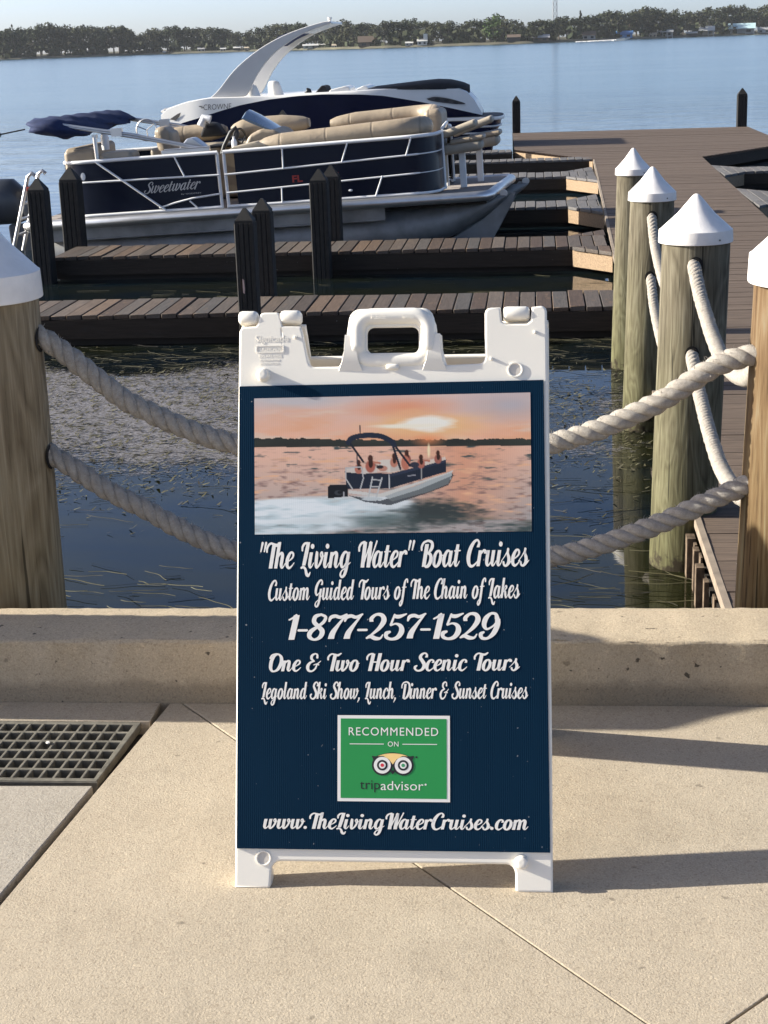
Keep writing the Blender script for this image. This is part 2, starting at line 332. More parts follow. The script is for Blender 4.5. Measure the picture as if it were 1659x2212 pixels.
# ------------------------------------------------------------------ object helpers
def tag(o, label=None, cat=None, group=None, kind=None):
    if label: o['label'] = label
    if cat: o['category'] = cat
    if group: o['group'] = group
    if kind: o['kind'] = kind
    return o
def empty(name, loc=(0, 0, 0), label=None, cat=None, group=None, rot=None):
    o = bpy.data.objects.new(name, None); o.empty_display_size = 0.2
    o.location = loc
    if rot is not None: o.rotation_euler = rot
    COL.objects.link(o); return tag(o, label, cat, group)
def kids(o): return [c for c in COL.objects if c.parent == o]
def copy_tree(o, parent=None):
    c = o.copy(); COL.objects.link(c); c.parent = parent
    for ch in kids(o): copy_tree(ch, c)
    return c
class MB:
    def __init__(s): s.v = []; s.f = []; s.mi = []; s.cur = 0
    def add(s, vs, fs):
        o = len(s.v); s.v += [tuple(p) for p in vs]
        for f in fs: s.f.append(tuple(i+o for i in f)); s.mi.append(s.cur)
    def box(s, a, b):
        (x0, y0, z0), (x1, y1, z1) = a, b
        s.add([(x0, y0, z0), (x1, y0, z0), (x1, y1, z0), (x0, y1, z0), (x0, y0, z1), (x1, y0, z1), (x1, y1, z1), (x0, y1, z1)],
              [(3, 2, 1, 0), (4, 5, 6, 7), (0, 1, 5, 4), (1, 2, 6, 5), (2, 3, 7, 6), (3, 0, 4, 7)]); return s
    def prism(s, poly, z0, z1):
        n = len(poly)
        s.add([(x, y, z0) for x, y in poly]+[(x, y, z1) for x, y in poly],
              [tuple(range(n-1, -1, -1)), tuple(range(n, 2*n))]+[(i, (i+1) % n, (i+1) % n+n, i+n) for i in range(n)]); return s
    def tube(s, pts, r, n=10, caps=True, rs=None):
        pts = [Vector(p) for p in pts]; N = len(pts); rings = []
        up = Vector((0, 0, 1)); prev = None
        for i, p in enumerate(pts):
            d = (pts[min(i+1, N-1)]-pts[max(i-1, 0)]).normalized()
            if prev is None:
                a = d.cross(up)
                if a.length < 1e-3: a = d.cross(Vector((1, 0, 0)))
            else: a = prev - d*prev.dot(d)
            a.normalize(); b = d.cross(a); prev = a
            rr = rs[i] if rs else r
            rings.append([p + (a*math.cos(2*math.pi*k/n)+b*math.sin(2*math.pi*k/n))*rr for k in range(n)])
        vs = [q for rg in rings for q in rg]
        fs = [(i*n+k, i*n+(k+1) % n, (i+1)*n+(k+1) % n, (i+1)*n+k) for i in range(N-1) for k in range(n)]
        if caps: fs += [tuple(range(n-1, -1, -1)), tuple((N-1)*n+k for k in range(n))]
        s.add(vs, fs); return s
    def lathe(s, prof, n=32, c=(0, 0), cap0=True, cap1=True):
        vs = []; m = len(prof)
        for r, z in prof:
            for k in range(n):
                a = 2*math.pi*k/n; vs.append((c[0]+r*math.cos(a), c[1]+r*math.sin(a), z))
        fs = [(i*n+k, i*n+(k+1) % n, (i+1)*n+(k+1) % n, (i+1)*n+k) for i in range(m-1) for k in range(n)]
        if cap0: fs.append(tuple(range(n-1, -1, -1)))
        if cap1: fs.append(tuple((m-1)*n+k for k in range(n)))
        s.add(vs, fs); return s
    def loft(s, rings, caps=True, closed=True):
        n = len(rings[0]); m = len(rings)
        vs = [p for r in rings for p in r]; fs = []
        for i in range(m-1):
            for k in range(n if closed else n-1):
                fs.append((i*n+k, i*n+(k+1) % n, (i+1)*n+(k+1) % n, (i+1)*n+k))
        if caps and closed: fs += [tuple(range(n-1, -1, -1)), tuple((m-1)*n+k for k in range(n))]
        s.add(vs, fs); return s
    def build(s, name, mat, parent=None, smooth=0, bevel=0, seg=2, sub=0, fixn=True, wn=None):
        me = bpy.data.meshes.new(name); me.from_pydata(s.v, [], s.f)
        for m in (mat if isinstance(mat, list) else [mat]): me.materials.append(m)
        if any(s.mi): me.polygons.foreach_set('material_index', s.mi)
        if fixn or bevel:
            bm = bmesh.new(); bm.from_mesh(me)
            if fixn: bmesh.ops.recalc_face_normals(bm, faces=bm.faces)
            if bevel:
                ed = [e for e in bm.edges if len(e.link_faces) == 2 and e.calc_face_angle() > R(25)]
                bmesh.ops.bevel(bm, geom=ed, offset=bevel, segments=seg, profile=0.5, affect='EDGES', clamp_overlap=True)
            bm.to_mesh(me); bm.free()
        me.update()
        if smooth or bevel:
            me.polygons.foreach_set('use_smooth', [True]*len(me.polygons))
            me.set_sharp_from_angle(angle=R(smooth or 40))
        o = bpy.data.objects.new(name, me); COL.objects.link(o); o.parent = parent
        if wn or (bevel and wn is None):
            m = o.modifiers.new('w', 'WEIGHTED_NORMAL'); m.weight = 90; m.keep_sharp = True
        if sub:
            m = o.modifiers.new('s', 'SUBSURF'); m.levels = m.render_levels = sub
        return o
def outline_mesh(loops, depth, bevel=0.0, res=2, mapf=None):
    """2-D outline(s), holes allowed -> solid of the given depth (z from 0 to depth), returned as verts, faces"""
    cu = bpy.data.curves.new('tmp', 'CURVE'); cu.dimensions = '2D'; cu.fill_mode = 'BOTH'
    for lp in loops:
        sp = cu.splines.new('POLY'); sp.points.add(len(lp)-1)
        for i, (x, y) in enumerate(lp): sp.points[i].co = (x, y, 0, 1)
        sp.use_cyclic_u = True
    cu.extrude = depth/2-bevel; cu.bevel_depth = bevel; cu.bevel_resolution = res; cu.offset = -bevel
    return _curve_verts(cu, depth/2, mapf)
def _curve_verts(cu, dz, mapf):
    o = bpy.data.objects.new('tmp', cu); COL.objects.link(o)
    dg = bpy.context.evaluated_depsgraph_get(); ev = o.evaluated_get(dg); me = ev.to_mesh()
    vs = [Vector((v.co.x, v.co.y, v.co.z+dz)) for v in me.vertices]
    fs = [tuple(p.vertices) for p in me.polygons]
    ev.to_mesh_clear(); bpy.data.objects.remove(o); bpy.data.curves.remove(cu)
    if mapf: vs = [mapf(v) for v in vs]
    return vs, fs
def text_verts(txt, depth=0.0, mapf=None, bold=0.0, space=1.0):
    cu = bpy.data.curves.new('tmp', 'FONT'); cu.body = txt; cu.size = 1.0; cu.extrude = depth/2
    cu.offset = bold; cu.space_character = space; cu.resolution_u = 4
    return _curve_verts(cu, depth/2, mapf)
def text_fit(txt, x0, x1, y0, y1, frame, mb, w=0.0, depth=0.0, bold=0.0, space=1.0):
    """sans-serif lettering scaled into the box (x0..x1, y0..y1) of the plane frame(x, y, w)"""
    vs, fs = text_verts(txt, 0.001 if depth else 0.0, None, bold, space)
    ax = min(v.x for v in vs); bx = max(v.x for v in vs); ay = min(v.y for v in vs); by = max(v.y for v in vs)
    out = [frame(x0+(v.x-ax)/(bx-ax)*(x1-x0), y0+(v.y-ay)/(by-ay)*(y1-y0), w+(v.z*1000*depth if depth else 0)) for v in vs]
    mb.add(out, fs)
def arc(cx, cy, r, a0, a1, n=6):
    return [(cx+r*math.cos(R(a0+(a1-a0)*i/n)), cy+r*math.sin(R(a0+(a1-a0)*i/n))) for i in range(n+1)]
def rrect(x0, y0, x1, y1, r, n=5):
    return arc(x1-r, y0+r, r, -90, 0, n)+arc(x1-r, y1-r, r, 0, 90, n)+arc(x0+r, y1-r, r, 90, 180, n)+arc(x0+r, y0+r, r, 180, 270, n)
def crom(pts, k=8):
    """Catmull-Rom through n-D points"""
    P = [np.array(p, float) for p in pts]; out = []
    Q = [2*P[0]-P[1]]+P+[2*P[-1]-P[-2]]
    for i in range(1, len(Q)-2):
        p0, p1, p2, p3 = Q[i-1:i+3]
        for j in range(k):
            t = j/k
            out.append(0.5*((2*p1)+(-p0+p2)*t+(2*p0-5*p1+4*p2-p3)*t*t+(-p0+3*p1-3*p2+p3)*t**3))
    out.append(P[-1]); return out

# ------------------------------------------------------------------ brush-script lettering (skeleton strokes with a pen width)
S_, W_ = 27, 31
def _bowl(): return [(62, 84, 10), (46, 98, 14), (28, 92, 20), (15, 62, 27), (15, 30, 27), (26, 6, 20), (42, 7, 13), (56, 30, 9), (63, 52, 7)]
def _exit(x): return [(x, 40, S_), (x+1, 20, 25), (x+8, 6, 18), (x+20, 8, 10), (x+34, 32, 6)]
def _stem(x, top, w=S_): return [(x, top, w), (x, (top+40)/2, w)]+_exit(x)
_arch = [(16, 52, 7), (28, 80, 11), (42, 95, 18), (55, 90, 25), (59, 70, S_)]
_hook = [(3, 106, 15), (0, 126, 17), (10, 148, 16), (28, 158, 14)]
GL = {
 'a': ([_bowl(), [(64, 99, S_), (64, 60, S_)]+_exit(64)], 94),
 'c': ([[(60, 72, 22), (60, 90, 17), (44, 100, 14), (26, 90, 20), (14, 58, 28), (18, 20, 26), (38, 2, 17), (58, 12, 11), (76, 34, 6)]], 70),
 'd': ([_bowl(), _stem(64, 165)], 94),
 'e': ([[(18, 42, 8), (38, 52, 9), (57, 70, 14), (57, 90, 17), (42, 100, 14), (26, 90, 20), (14, 56, 28), (18, 20, 26), (38, 2, 17), (58, 12, 11), (76, 34, 6)]], 70),
 'f': ([[(66, 140, 18), (62, 158, 16), (46, 160, 15), (34, 138, 23), (31, 90, S_), (31, 10, S_), (28, -34, 23), (14, -54, 15), (2, -40, 14), (10, -18, 9), (34, 4, 8)], [(10, 96, 9), (58, 98, 9)]], 60),
 'g': ([_bowl(), [(65, 99, S_), (65, 50, S_), (65, -8, S_), (58, -44, 22), (40, -58, 16), (24, -44, 16), (30, -20, 10), (56, -2, 8), (92, 32, 6)]], 94),
 'h': ([[(16, 165, S_), (16, 80, S_), (16, 0, S_)], _arch+_exit(59)[0:]], 92),
 'i': ([_stem(16, 99), [(18, 136, 31), (18.5, 137, 31)]], 50),
 'k': ([[(16, 165, S_), (16, 80, S_), (16, 0, S_)], [(18, 40, 8), (36, 58, 11), (58, 80, 16), (60, 96, 18), (44, 96, 12), (30, 70, 8)], [(30, 60, 14), (50, 52, 24), (58, 28, 25), (66, 6, 17), (78, 8, 10), (92, 32, 6)]], 88),
 'l': ([_stem(16, 165)], 50),
 'm': ([[(16, 99, S_), (16, 50, S_), (16, 0, S_)], _arch+[(59, 40, S_), (59, 0, S_)], [(x+43, y, w) for x, y, w in _arch]+_exit(102)], 134),
 'n': ([[(16, 99, S_), (16, 50, S_), (16, 0, S_)], _arch+_exit(59)], 92),
 'o': ([[(46, 99, 14), (26, 90, 20), (14, 56, 27), (18, 20, 26), (38, 1, 16), (58, 16, 24), (67, 50, 27), (60, 86, 20), (46, 99, 14)], [(52, 84, 8), (66, 66, 8), (84, 72, 6)]], 84),
 'r': ([[(16, 99, S_), (16, 50, S_), (16, 0, S_)], [(16, 52, 7), (28, 80, 11), (44, 97, 17), (58, 92, 23), (60, 78, 22)]], 66),
 's': ([[(-6, 30, 6), (16, 60, 7), (40, 104, 12)], [(36, 104, 18), (38, 78, 20), (54, 48, 26), (56, 20, 25), (40, 2, 16), (22, 6, 15), (14, 22, 18)], [(50, 6, 10), (66, 16, 8), (80, 34, 6)]], 74),
 't': ([[(20, 138, 23), (19, 100, S_)]+[(19, 60, S_)]+_exit(19), [(0, 97, 9), (46, 99, 9)]], 54),
 'u': ([[(16, 99, S_), (16, 60, S_), (18, 22, 25), (28, 5, 17), (44, 14, 11), (62, 44, 7)], [(62, 99, S_), (62, 60, S_)]+_exit(62)], 95),
 'v': ([[(8, 82, 6), (14, 99, 20), (18, 60, S_), (24, 14, 23), (36, 4, 15), (56, 30, 16), (66, 70, 18), (58, 98, 14), (46, 88, 10), (58, 66, 8), (82, 78, 6)]], 78),
 'w': ([[(16, 99, S_), (16, 60, S_), (18, 22, 25), (28, 5, 17), (44, 14, 11), (60, 44, 7)], [(60, 99, S_), (61, 60, S_), (66, 14, 23), (78, 4, 15), (98, 30, 16), (108, 70, 18), (100, 98, 14), (88, 88, 10), (100, 66, 8), (124, 78, 6)]], 122),
 'T': ([_hook+[(50, 152, 18), (80, 146, 20), (104, 162, 12)], [(56, 150, W_), (56, 80, W_), (56, 0, W_)]], 78),
 'L': ([[(4, 112, 14), (2, 134, 18), (16, 154, 16), (40, 158, 13)], [(46, 163, 28), (42, 90, 31), (36, 16, 28)], [(18, 2, 14), (36, 6, 17), (56, -8, 19), (72, -38, 24), (90, -46, 19), (100, -28, 8)]], 68),
 'W': ([_hook+[(40, 160, 14)], [(44, 160, W_), (48, 80, W_), (52, 0, W_)], [(54, 4, 10), (90, 160, 12)], [(92, 160, 28), (96, 80, 30), (102, 0, W_)], [(104, 4, 10), (142, 164, 12)]], 128),
 'B': ([_hook+[(52, 162, 15), (82, 150, 22), (88, 120, 26), (70, 92, 16), (52, 84, 10)], [(42, 142, W_), (42, 80, W_), (42, 0, W_)], [(52, 86, 11), (82, 76, 24), (94, 44, 29), (82, 10, 25), (58, 0, 15), (48, 14, 11)]], 106),
 'C': ([[(82, 118, 24), (86, 144, 19), (68, 163, 14), (42, 150, 21), (20, 108, 30), (14, 56, 32), (28, 14, 26), (54, 0, 17), (80, 14, 12), (100, 38, 6)]], 90),
 'G': ([[(82, 122, 24), (84, 146, 19), (68, 163, 14), (42, 150, 21), (20, 112, 29), (18, 66, 28), (36, 40, 18), (60, 54, 10), (74, 72, 8)], [(78, 92, S_), (78, 40, S_), (76, -8, S_), (66, -44, 22), (48, -56, 15), (32, -42, 16), (38, -20, 10), (64, 0, 8), (102, 34, 6)]], 100),
 'O': ([[(58, 158, 14), (34, 146, 22), (16, 104, 31), (18, 42, 30), (34, 8, 23), (58, 0, 16), (88, 20, 26), (104, 76, 32), (94, 128, 27), (66, 156, 16), (36, 160, 13), (8, 148, 14), (-2, 122, 15)]], 116),
 'H': ([_hook+[(44, 158, 14)], [(48, 158, W_), (48, 80, W_), (48, 0, W_)], [(106, 163, W_), (106, 80, W_), (106, 0, W_)], [(48, 82, 12), (106, 82, 12)]], 128),
 'S': ([[(84, 122, 24), (84, 146, 18), (64, 162, 14), (40, 150, 22), (32, 122, 28), (56, 90, 31), (80, 54, 32), (72, 16, 25), (42, 0, 16), (12, 12, 18), (4, 34, 22), (16, 46, 14)]], 92),
 'D': ([_hook+[(60, 162, 15), (100, 140, 25), (114, 84, 32), (100, 28, 28), (68, 1, 16), (44, 4, 11)], [(46, 144, W_), (46, 80, W_), (46, 2, W_)]], 122),
 '1': ([[(6, 128, 10), (26, 140, 13), (44, 158, 14)], [(46, 158, 36), (46, 80, 36), (46, 0, 36)]], 72),
 '2': ([[(14, 112, 24), (10, 134, 24), (34, 158, 17), (70, 152, 26), (88, 118, 32), (70, 72, 24), (34, 32, 14), (8, 10, 12)], [(6, 8, 12), (28, 18, 24), (58, 6, 25), (88, 6, 15), (100, 28, 7)]], 112),
 '5': ([[(36, 152, 12), (38, 146, 22), (66, 144, 23), (104, 160, 9)], [(34, 156, 12), (24, 92, 15)], [(24, 88, 10), (54, 98, 13), (86, 82, 26), (98, 48, 33), (82, 12, 26), (48, 0, 17), (14, 12, 22), (8, 36, 25), (26, 46, 16)]], 114),
 '7': ([[(8, 118, 12), (14, 142, 22), (40, 150, 22), (72, 142, 20), (106, 160, 12)], [(104, 158, 9), (70, 96, 19), (46, 44, 33), (42, 4, 38)]], 96),
 '8': ([[(62, 161, 15), (30, 148, 25), (28, 114, 27), (60, 84, 27), (90, 54, 31), (86, 18, 26), (54, 0, 15), (20, 18, 26), (20, 50, 28), (54, 82, 18), (86, 112, 20), (92, 144, 19), (62, 161, 15)]], 112),
 '9': ([[(92, 122, 30), (76, 154, 20), (46, 158, 17), (22, 128, 29), (20, 86, 28), (42, 60, 15), (74, 78, 11), (90, 104, 9)], [(94, 124, 31), (100, 86, 32), (88, 34, 29), (58, 2, 17), (24, 4, 21), (12, 28, 24), (26, 40, 14)]], 114),
 '-': ([[(6, 60, 15), (56, 60, 15)]], 62),
 ',': ([[(18, 12, 25), (20, -4, 19), (6, -34, 6)]], 36),
 '.': ([[(18, 13, 30), (18.5, 14, 30)]], 40),
 '"': ([[(16, 160, 19), (12, 108, 11)], [(46, 160, 19), (42, 108, 11)]], 62),
 '&': ([[(76, 126, 20), (70, 152, 16), (48, 160, 14), (26, 142, 23), (30, 112, 22), (58, 92, 10)], [(58, 92, 10), (24, 78, 20), (10, 44, 29), (24, 8, 23), (54, 0, 16), (80, 24, 15), (88, 62, 12), (112, 92, 8)], [(60, 58, 9), (84, 66, 11), (102, 58, 12)]], 116),
 'S0': ([[(96, 128, 8), (84, 152, 10), (54, 160, 12), (32, 138, 20), (46, 104, 26), (66, 66, 26), (54, 20, 20), (16, 0, 12), (-22, 14, 9), (-30, 34, 7)]], 84),
}
SLANT = 0.21
def script_strokes(txt):
    """list of strokes [(x, y, w)] of a whole line, x running on, before scaling"""
    out = []; x = 0
    for i, ch in enumerate(txt):
        if ch == ' ': x += 56; continue
        st, adv = GL[ch]
        for s in st: out.append([(x+px, py, w) for px, py, w in s])
        x += adv
        if ch == 'T' and txt[i+1:i+2] == 'h': x += 6
    return out
def script_fit(txt, x0, x1, base, cap, frame, mb, w0, heavy=1.0, slant=SLANT, basef=None):
    st = script_strokes(txt)
    dense = []
    for s in st:
        if len(s) == 2: p = [np.array(q, float) for q in s]
        else: p = crom(s, 7)
        dense.append([(q[0]+slant*q[1], q[1], q[2]*heavy) for q in p])
    xs0 = min(q[0]-q[2]*0.45 for s in dense for q in s); xs1 = max(q[0]+q[2]*0.3 for s in dense for q in s)
    sx = (x1-x0)/(xs1-xs0); sy = cap/160.0
    for si, s in enumerate(dense):
        n = len(s); L = []; Rr = []; z = w0 + (si % 9)*0.00004
        for i in range(n):
            a = s[max(i-1, 0)]; b = s[min(i+1, n-1)]
            dx, dy = b[0]-a[0], b[1]-a[1]; l = math.hypot(dx, dy) or 1
            nx, ny = -dy/l, dx/l; w = s[i][2]/2
            if i in (0, n-1) and s[i][2] >= 22 and abs(dy)/l > 0.9: nx, ny = (-1 if dy > 0 else 1), 0.0   # stems are cut level
            L.append((s[i][0]+nx*w, s[i][1]+ny*w)); Rr.append((s[i][0]-nx*w, s[i][1]-ny*w))
        def P(q, k):
            px = x0+(q[0]-xs0)*sx; by = base if basef is None else basef(px)
            return frame(px, by+q[1]*sy, z+k*0.0000012)
        vs = []; fs = []
        for i in range(n): vs += [P(L[i], i), P(Rr[i], i)]
        for i in range(n-1): fs.append((2*i, 2*i+1, 2*i+3, 2*i+2))
        mb.add(vs, fs)
        for e, sg in ((0, -1), (n-1, 1)):                            # round pen ends
            a = s[1] if e == 0 else s[n-2]; c = s[e]
            dx, dy = c[0]-a[0], c[1]-a[1]; l = math.hypot(dx, dy) or 1
            if c[2] >= 22 and abs(dy)/l > 0.9 and l > 1.2: continue
            r = c[2]/2; a0 = math.atan2(dy, dx)-math.pi/2
            cap_v = [P((c[0]+r*math.cos(a0+math.pi*k/8), c[1]+r*math.sin(a0+math.pi*k/8)), e+0.3) for k in range(9)]
            mb.add(cap_v, [tuple(range(9))])
            if l < 1.2 and e == 0 and n == 2:
                mb.add([P((c[0]+r*math.cos(2*math.pi*k/20), c[1]+r*math.sin(2*math.pi*k/20)), 3) for k in range(20)], [tuple(range(20))])

# ------------------------------------------------------------------ pavement, drain, kerb
def clip(poly, p, d, side, gap):
    """keep the part of poly on one side of the line through p along d, backed off by gap"""
    nx, ny = -d[1], d[0]; l = math.hypot(nx, ny); nx, ny = nx/l*side, ny/l*side
    dist = lambda q: (q[0]-p[0])*nx+(q[1]-p[1])*ny-gap
    out = []
    for i in range(len(poly)):
        a, b = poly[i], poly[(i+1) % len(poly)]; da, db = dist(a), dist(b)
        if da >= 0: out.append(a)
        if (da >= 0) != (db >= 0):
            t = da/(da-db); out.append((a[0]+(b[0]-a[0])*t, a[1]+(b[1]-a[1])*t))
    return out
g0 = MB(); g0.box((-7, -4, -0.4), (7, 4.0, -0.035)); tag(g0.build('pavement_bed', M['gap']), kind='structure')
ALL = [(-6, -3.5), (6, -3.5), (6, 3.809), (-6, 3.809)]
J1p, J1d = (-1.005, 3.343), (-0.062, -0.528)       # wide joint beside the grey slab
J1q, J1e = (-0.985, 3.70), (-0.035, -0.357)
J2p, J2d = (-0.223, 2.944), (0.407, -0.511)
J3p, J3d = (0.317, 2.439), (0.081, 0.089)
slabs = []
left = clip(ALL, J1p, J1d, -1, 0.011); right = clip(ALL, J1p, J1d, 1, 0.006)
mid = clip(right, J2p, J2d, -1, 0.0025); far = clip(right, J2p, J2d, 1, 0.0025)
J2e = (0.331, 2.248)
grey = [q for q in clip(left, (0, 3.345), (1, 0.02), -1, 0.004)]
def slab(poly, name, mat, dz=0.0):
    if len(poly) < 3: return
    a = sum(poly[i][0]*poly[(i+1) % len(poly)][1]-poly[(i+1) % len(poly)][0]*poly[i][1] for i in range(len(poly)))
    if a < 0: poly = poly[::-1]
    b = MB(); b.prism(poly, -0.12, dz)
    return tag(b.build(name, mat, bevel=0.0016, seg=1, wn=True), kind='structure')
slab(mid, 'pavement', M['pave']); 
slab(clip(far, J3p, J3d, 1, 0.0025), 'pavement', M['pave']); slab(clip(far, J3p, J3d, -1, 0.0025), 'pavement', M['pave'])
slab(grey, 'pavement', M['pave_grey'], 0.002)
GX0, GX1, GY0, GY1 = -1.62, -1.005, 3.352, 3.70
slab([(-6, 3.704), (-0.97, 3.69), (-0.97, 3.809), (-6, 3.809)], 'pavement', M['pave'], 0.001)
slab([(-6, 3.346), (GX0-0.006, 3.349), (GX0-0.006, 3.703), (-6, 3.703)], 'pavement', M['pave_grey'], 0.001)
gr = empty('drain_grate', (-1.3, 3.52, 0), 'rusty cast iron drain grate set in the pavement beside the kerb', 'drain grate')
loops = [[(GX0, GY0+0.002), (-1.018, GY0), (-0.992, GY1-0.002), (GX0, GY1)]]
cw, chh = 0.0262, 0.0425
for j in range(6):
    yy = GY0+0.017+j*(GY1-0.03-GY0)/6
    for i in range(17):
        xx = GX1-0.024+0.022*(yy-GY0)/0.35-i*0.0335
        if xx-cw < GX0+0.015: break
        loops.append([(xx-cw, yy), (xx, yy), (xx+0.002, yy+chh), (xx-cw+0.002, yy+chh)])
vs, fs = outline_mesh(loops, 0.022, 0.0015, 1)
b = MB(); b.add([(v.x+1.3, v.y-3.52, v.z-0.024) for v in vs], fs); b.build('grating', M['iron'], gr)
b = MB()
b.box((GX0+1.3-0.004, GY0-3.52-0.0035, -0.09), (0.285, GY0-3.52-0.001, -0.004)); b.build('frame_bar', M['iron'], gr); b = MB(); b.box((GX0+1.3-0.004, GY1-3.52+0.0002, -0.09), (0.3, GY1-3.52+0.003, -0.004))
b.build('frame_bar', M['iron'], gr)
b = MB(); b.box((GX0+1.3, GY0-3.52, -0.34), (0.29, GY1-3.52, -0.2)); b.build('pit', M['gap'], gr)
def litter(name, x, y, z, s, mat, label):
    b = MB(); a = random.random()*6
    n = 7; pts = [(s*(0.6+0.4*random.random())*math.cos(2*math.pi*k/n+a), 0.55*s*(0.6+0.4*random.random())*math.sin(2*math.pi*k/n+a)) for k in range(n)]
    b.prism(pts, 0, s*0.25); o = b.build(name, mat, bevel=s*0.06, seg=1); o.location = (x, y, z); o.rotation_euler = (0.1, 0.1, a); tag(o, label, 'litter')
    return o
p = gz(104, 1606); litter('paper_scrap', p.x, p.y, 0.001, 0.013, M['ink_white'], 'small white paper scrap lying on the drain grate')
# kerb: rounded concrete upstand, sea wall face below it on the water side
def kerb_prof():
    pr = [(3.81, 0.0), (3.811, 0.06), (3.812, 0.160)]
    pr += [(3.812+0.010*(1-math.cos(R(a))), 0.161+0.010*math.sin(R(a))) for a in (15, 35, 55, 75, 90)]
    pr += [(3.95, 0.172), (4.055, 0.171), (4.068, 0.166), (4.073, 0.155), (4.075, 0.0), (4.075, -1.6), (3.81, -1.6)]
    return pr
def kerb(x0, x1, name, label):
    rs = random.Random(int(x0*100)); rings = []; n = int((x1-x0)/0.03)
    for i in range(n+1):
        x = x0+(x1-x0)*i/n; rg = []
        for k, (y, z) in enumerate(kerb_prof()):
            j = 0.0022 if 2 <= k <= 9 else 0
            rg.append((x, y+rs.uniform(-j, j), z+rs.uniform(-j, j)))
        rings.append(rg)
    b = MB(); b.loft(rings); o = b.build(name, M['kerb'], smooth=60)
    return tag(o, label, 'kerb', 'concrete kerb sections')
kerb(-5, 0.74, 'kerb', 'long weathered concrete kerb running behind the sandwich board')
kerb(0.752, 5, 'kerb', 'concrete kerb section beyond the joint at the far right')

# ------------------------------------------------------------------ the sandwich board
TL = R(20); SX, SY = -0.607, 2.870
su, sc_ = math.sin(TL), math.cos(TL)
sign = empty('sandwich_board', (SX+0.3175, SY+0.39, 0), 'white plastic sandwich board with navy boat cruise poster', 'sign board')
def FR(u, v, w=0.0): return (u-0.3175, v*su-w*sc_-0.39, v*sc_+w*su)           # front panel plane
TB = R(19.0); sb, cb = math.sin(TB), math.cos(TB)
def BK(u, v, w=0.0): return (u-0.3175, 0.402-v*sb+w*cb, v*cb+w*sb)           # rear panel, mirrored
_E = Vector((1, 0, 0)); _V = Vector((0, su, sc_)); _N = _E.cross(_V)
def uv(x, y):
    d = ray(x, y); L = Vector((SX, SY, 0)); k = (L-CAM).dot(_N)/d.dot(_N); q = CAM+d*k-L
    return q.dot(_E), q.dot(_V)
def panel_loops(front):
    o = []
    o += [(0, 0), (0.066, 0)] + arc(0.066, 0.006, 0.006, -90, 0, 2) + [(0.074, 0.036)] + arc(0.092, 0.036, 0.018, 180, 90, 4)
    o += arc(0.543, 0.036, 0.018, 90, 0, 4) + [(0.561, 0.006)] + arc(0.567, 0.006, 0.006, 180, 270, 2) + [(0.635, 0)]
    a, t = 0.132, 1.168
    if front:
        rt = [(0.635, 0.3), (0.630, t-0.012)] + arc(0.618, t-0.01, 0.012, 0, 90, 3) + [(0.600, t), (0.597, 1.140), (0.590, 1.134), (0.548, 1.134), (0.540, 1.140), (0.537, t)]
        lt = [(0.088, t), (0.084, 1.14), (0.118, 1.138), (a, 1.136)]
    o += rt + arc(0.517, t-0.012, 0.012, 90, 180, 3) + [(0.505, 1.066)] + arc(0.493, 1.066, 0.012, 0, -90, 3)
    o += [(0.418, 1.052)] + [(0.409, 1.075), (0.407, 1.12), (0.402, 1.150)] + arc(0.378, 1.146, 0.024, 10, 90, 4) + arc(0.252, 1.146, 0.024, 90, 170, 4) + [(0.224, 1.12), (0.221, 1.075), (0.214, 1.052)]
    o += arc(0.158, 1.064, 0.012, 270, 190, 3) + [(0.133, 1.125)]
    o += [(0.128, 1.136), (0.090, 1.138), (0.088, 1.160)] + arc(0.078, t-0.012, 0.01, 0, 90, 3) + arc(0.053, t-0.012, 0.01, 90, 180, 3) + [(0.041, 1.146), (0.036, 1.138), (0.008, 1.137), (0.002, 1.128), (0, 0.9)]
    return o
hole = rrect(0.266, 1.077, 0.371, 1.131, 0.014)
vs, fs = outline_mesh([panel_loops(True), hole], 0.0125, 0.0045, 3, lambda v: FR(v.x, v.y, v.z-0.0125))
b = MB(); b.add(vs, fs)
front = b.build('front_panel', M['white_plastic'], sign, smooth=35, wn=True)
vs, fs = outline_mesh([[(0, 0), (0.074, 0), (0.074, 0.05), (0.561, 0.05), (0.561, 0), (0.635, 0), (0.633, 1.128), (0.505, 1.128), (0.505, 1.052), (0.14, 1.052), (0.136, 1.128), (0.002, 1.128)]], 0.0125, 0.0045, 3, lambda v: BK(v.x, v.y, v.z-0.0125))
b = MB(); b.add(vs, fs); b.build('rear_panel', M['white_plastic'], sign, smooth=35, wn=True)
def side_rail(F, u0, u1, name):
    """hollow-moulded edge of a panel, tapering towards the hinge"""
    m = MB(); rings = []
    for v, d in ((0.012, 0.040), (0.03, 0.044), (0.9, 0.044), (0.985, 0.036), (1.125, 0.0135)):
        rings.append([F(u0, v, -0.006), F(u1, v, -0.006), F(u1, v, -d+0.004), F(u1*0.85+u0*0.15, v, -d), F(u0*0.85+u1*0.15, v, -d), F(u0, v, -d+0.004)])
    m.loft(rings); return m.build(name, M['white_plastic'], sign, smooth=30)
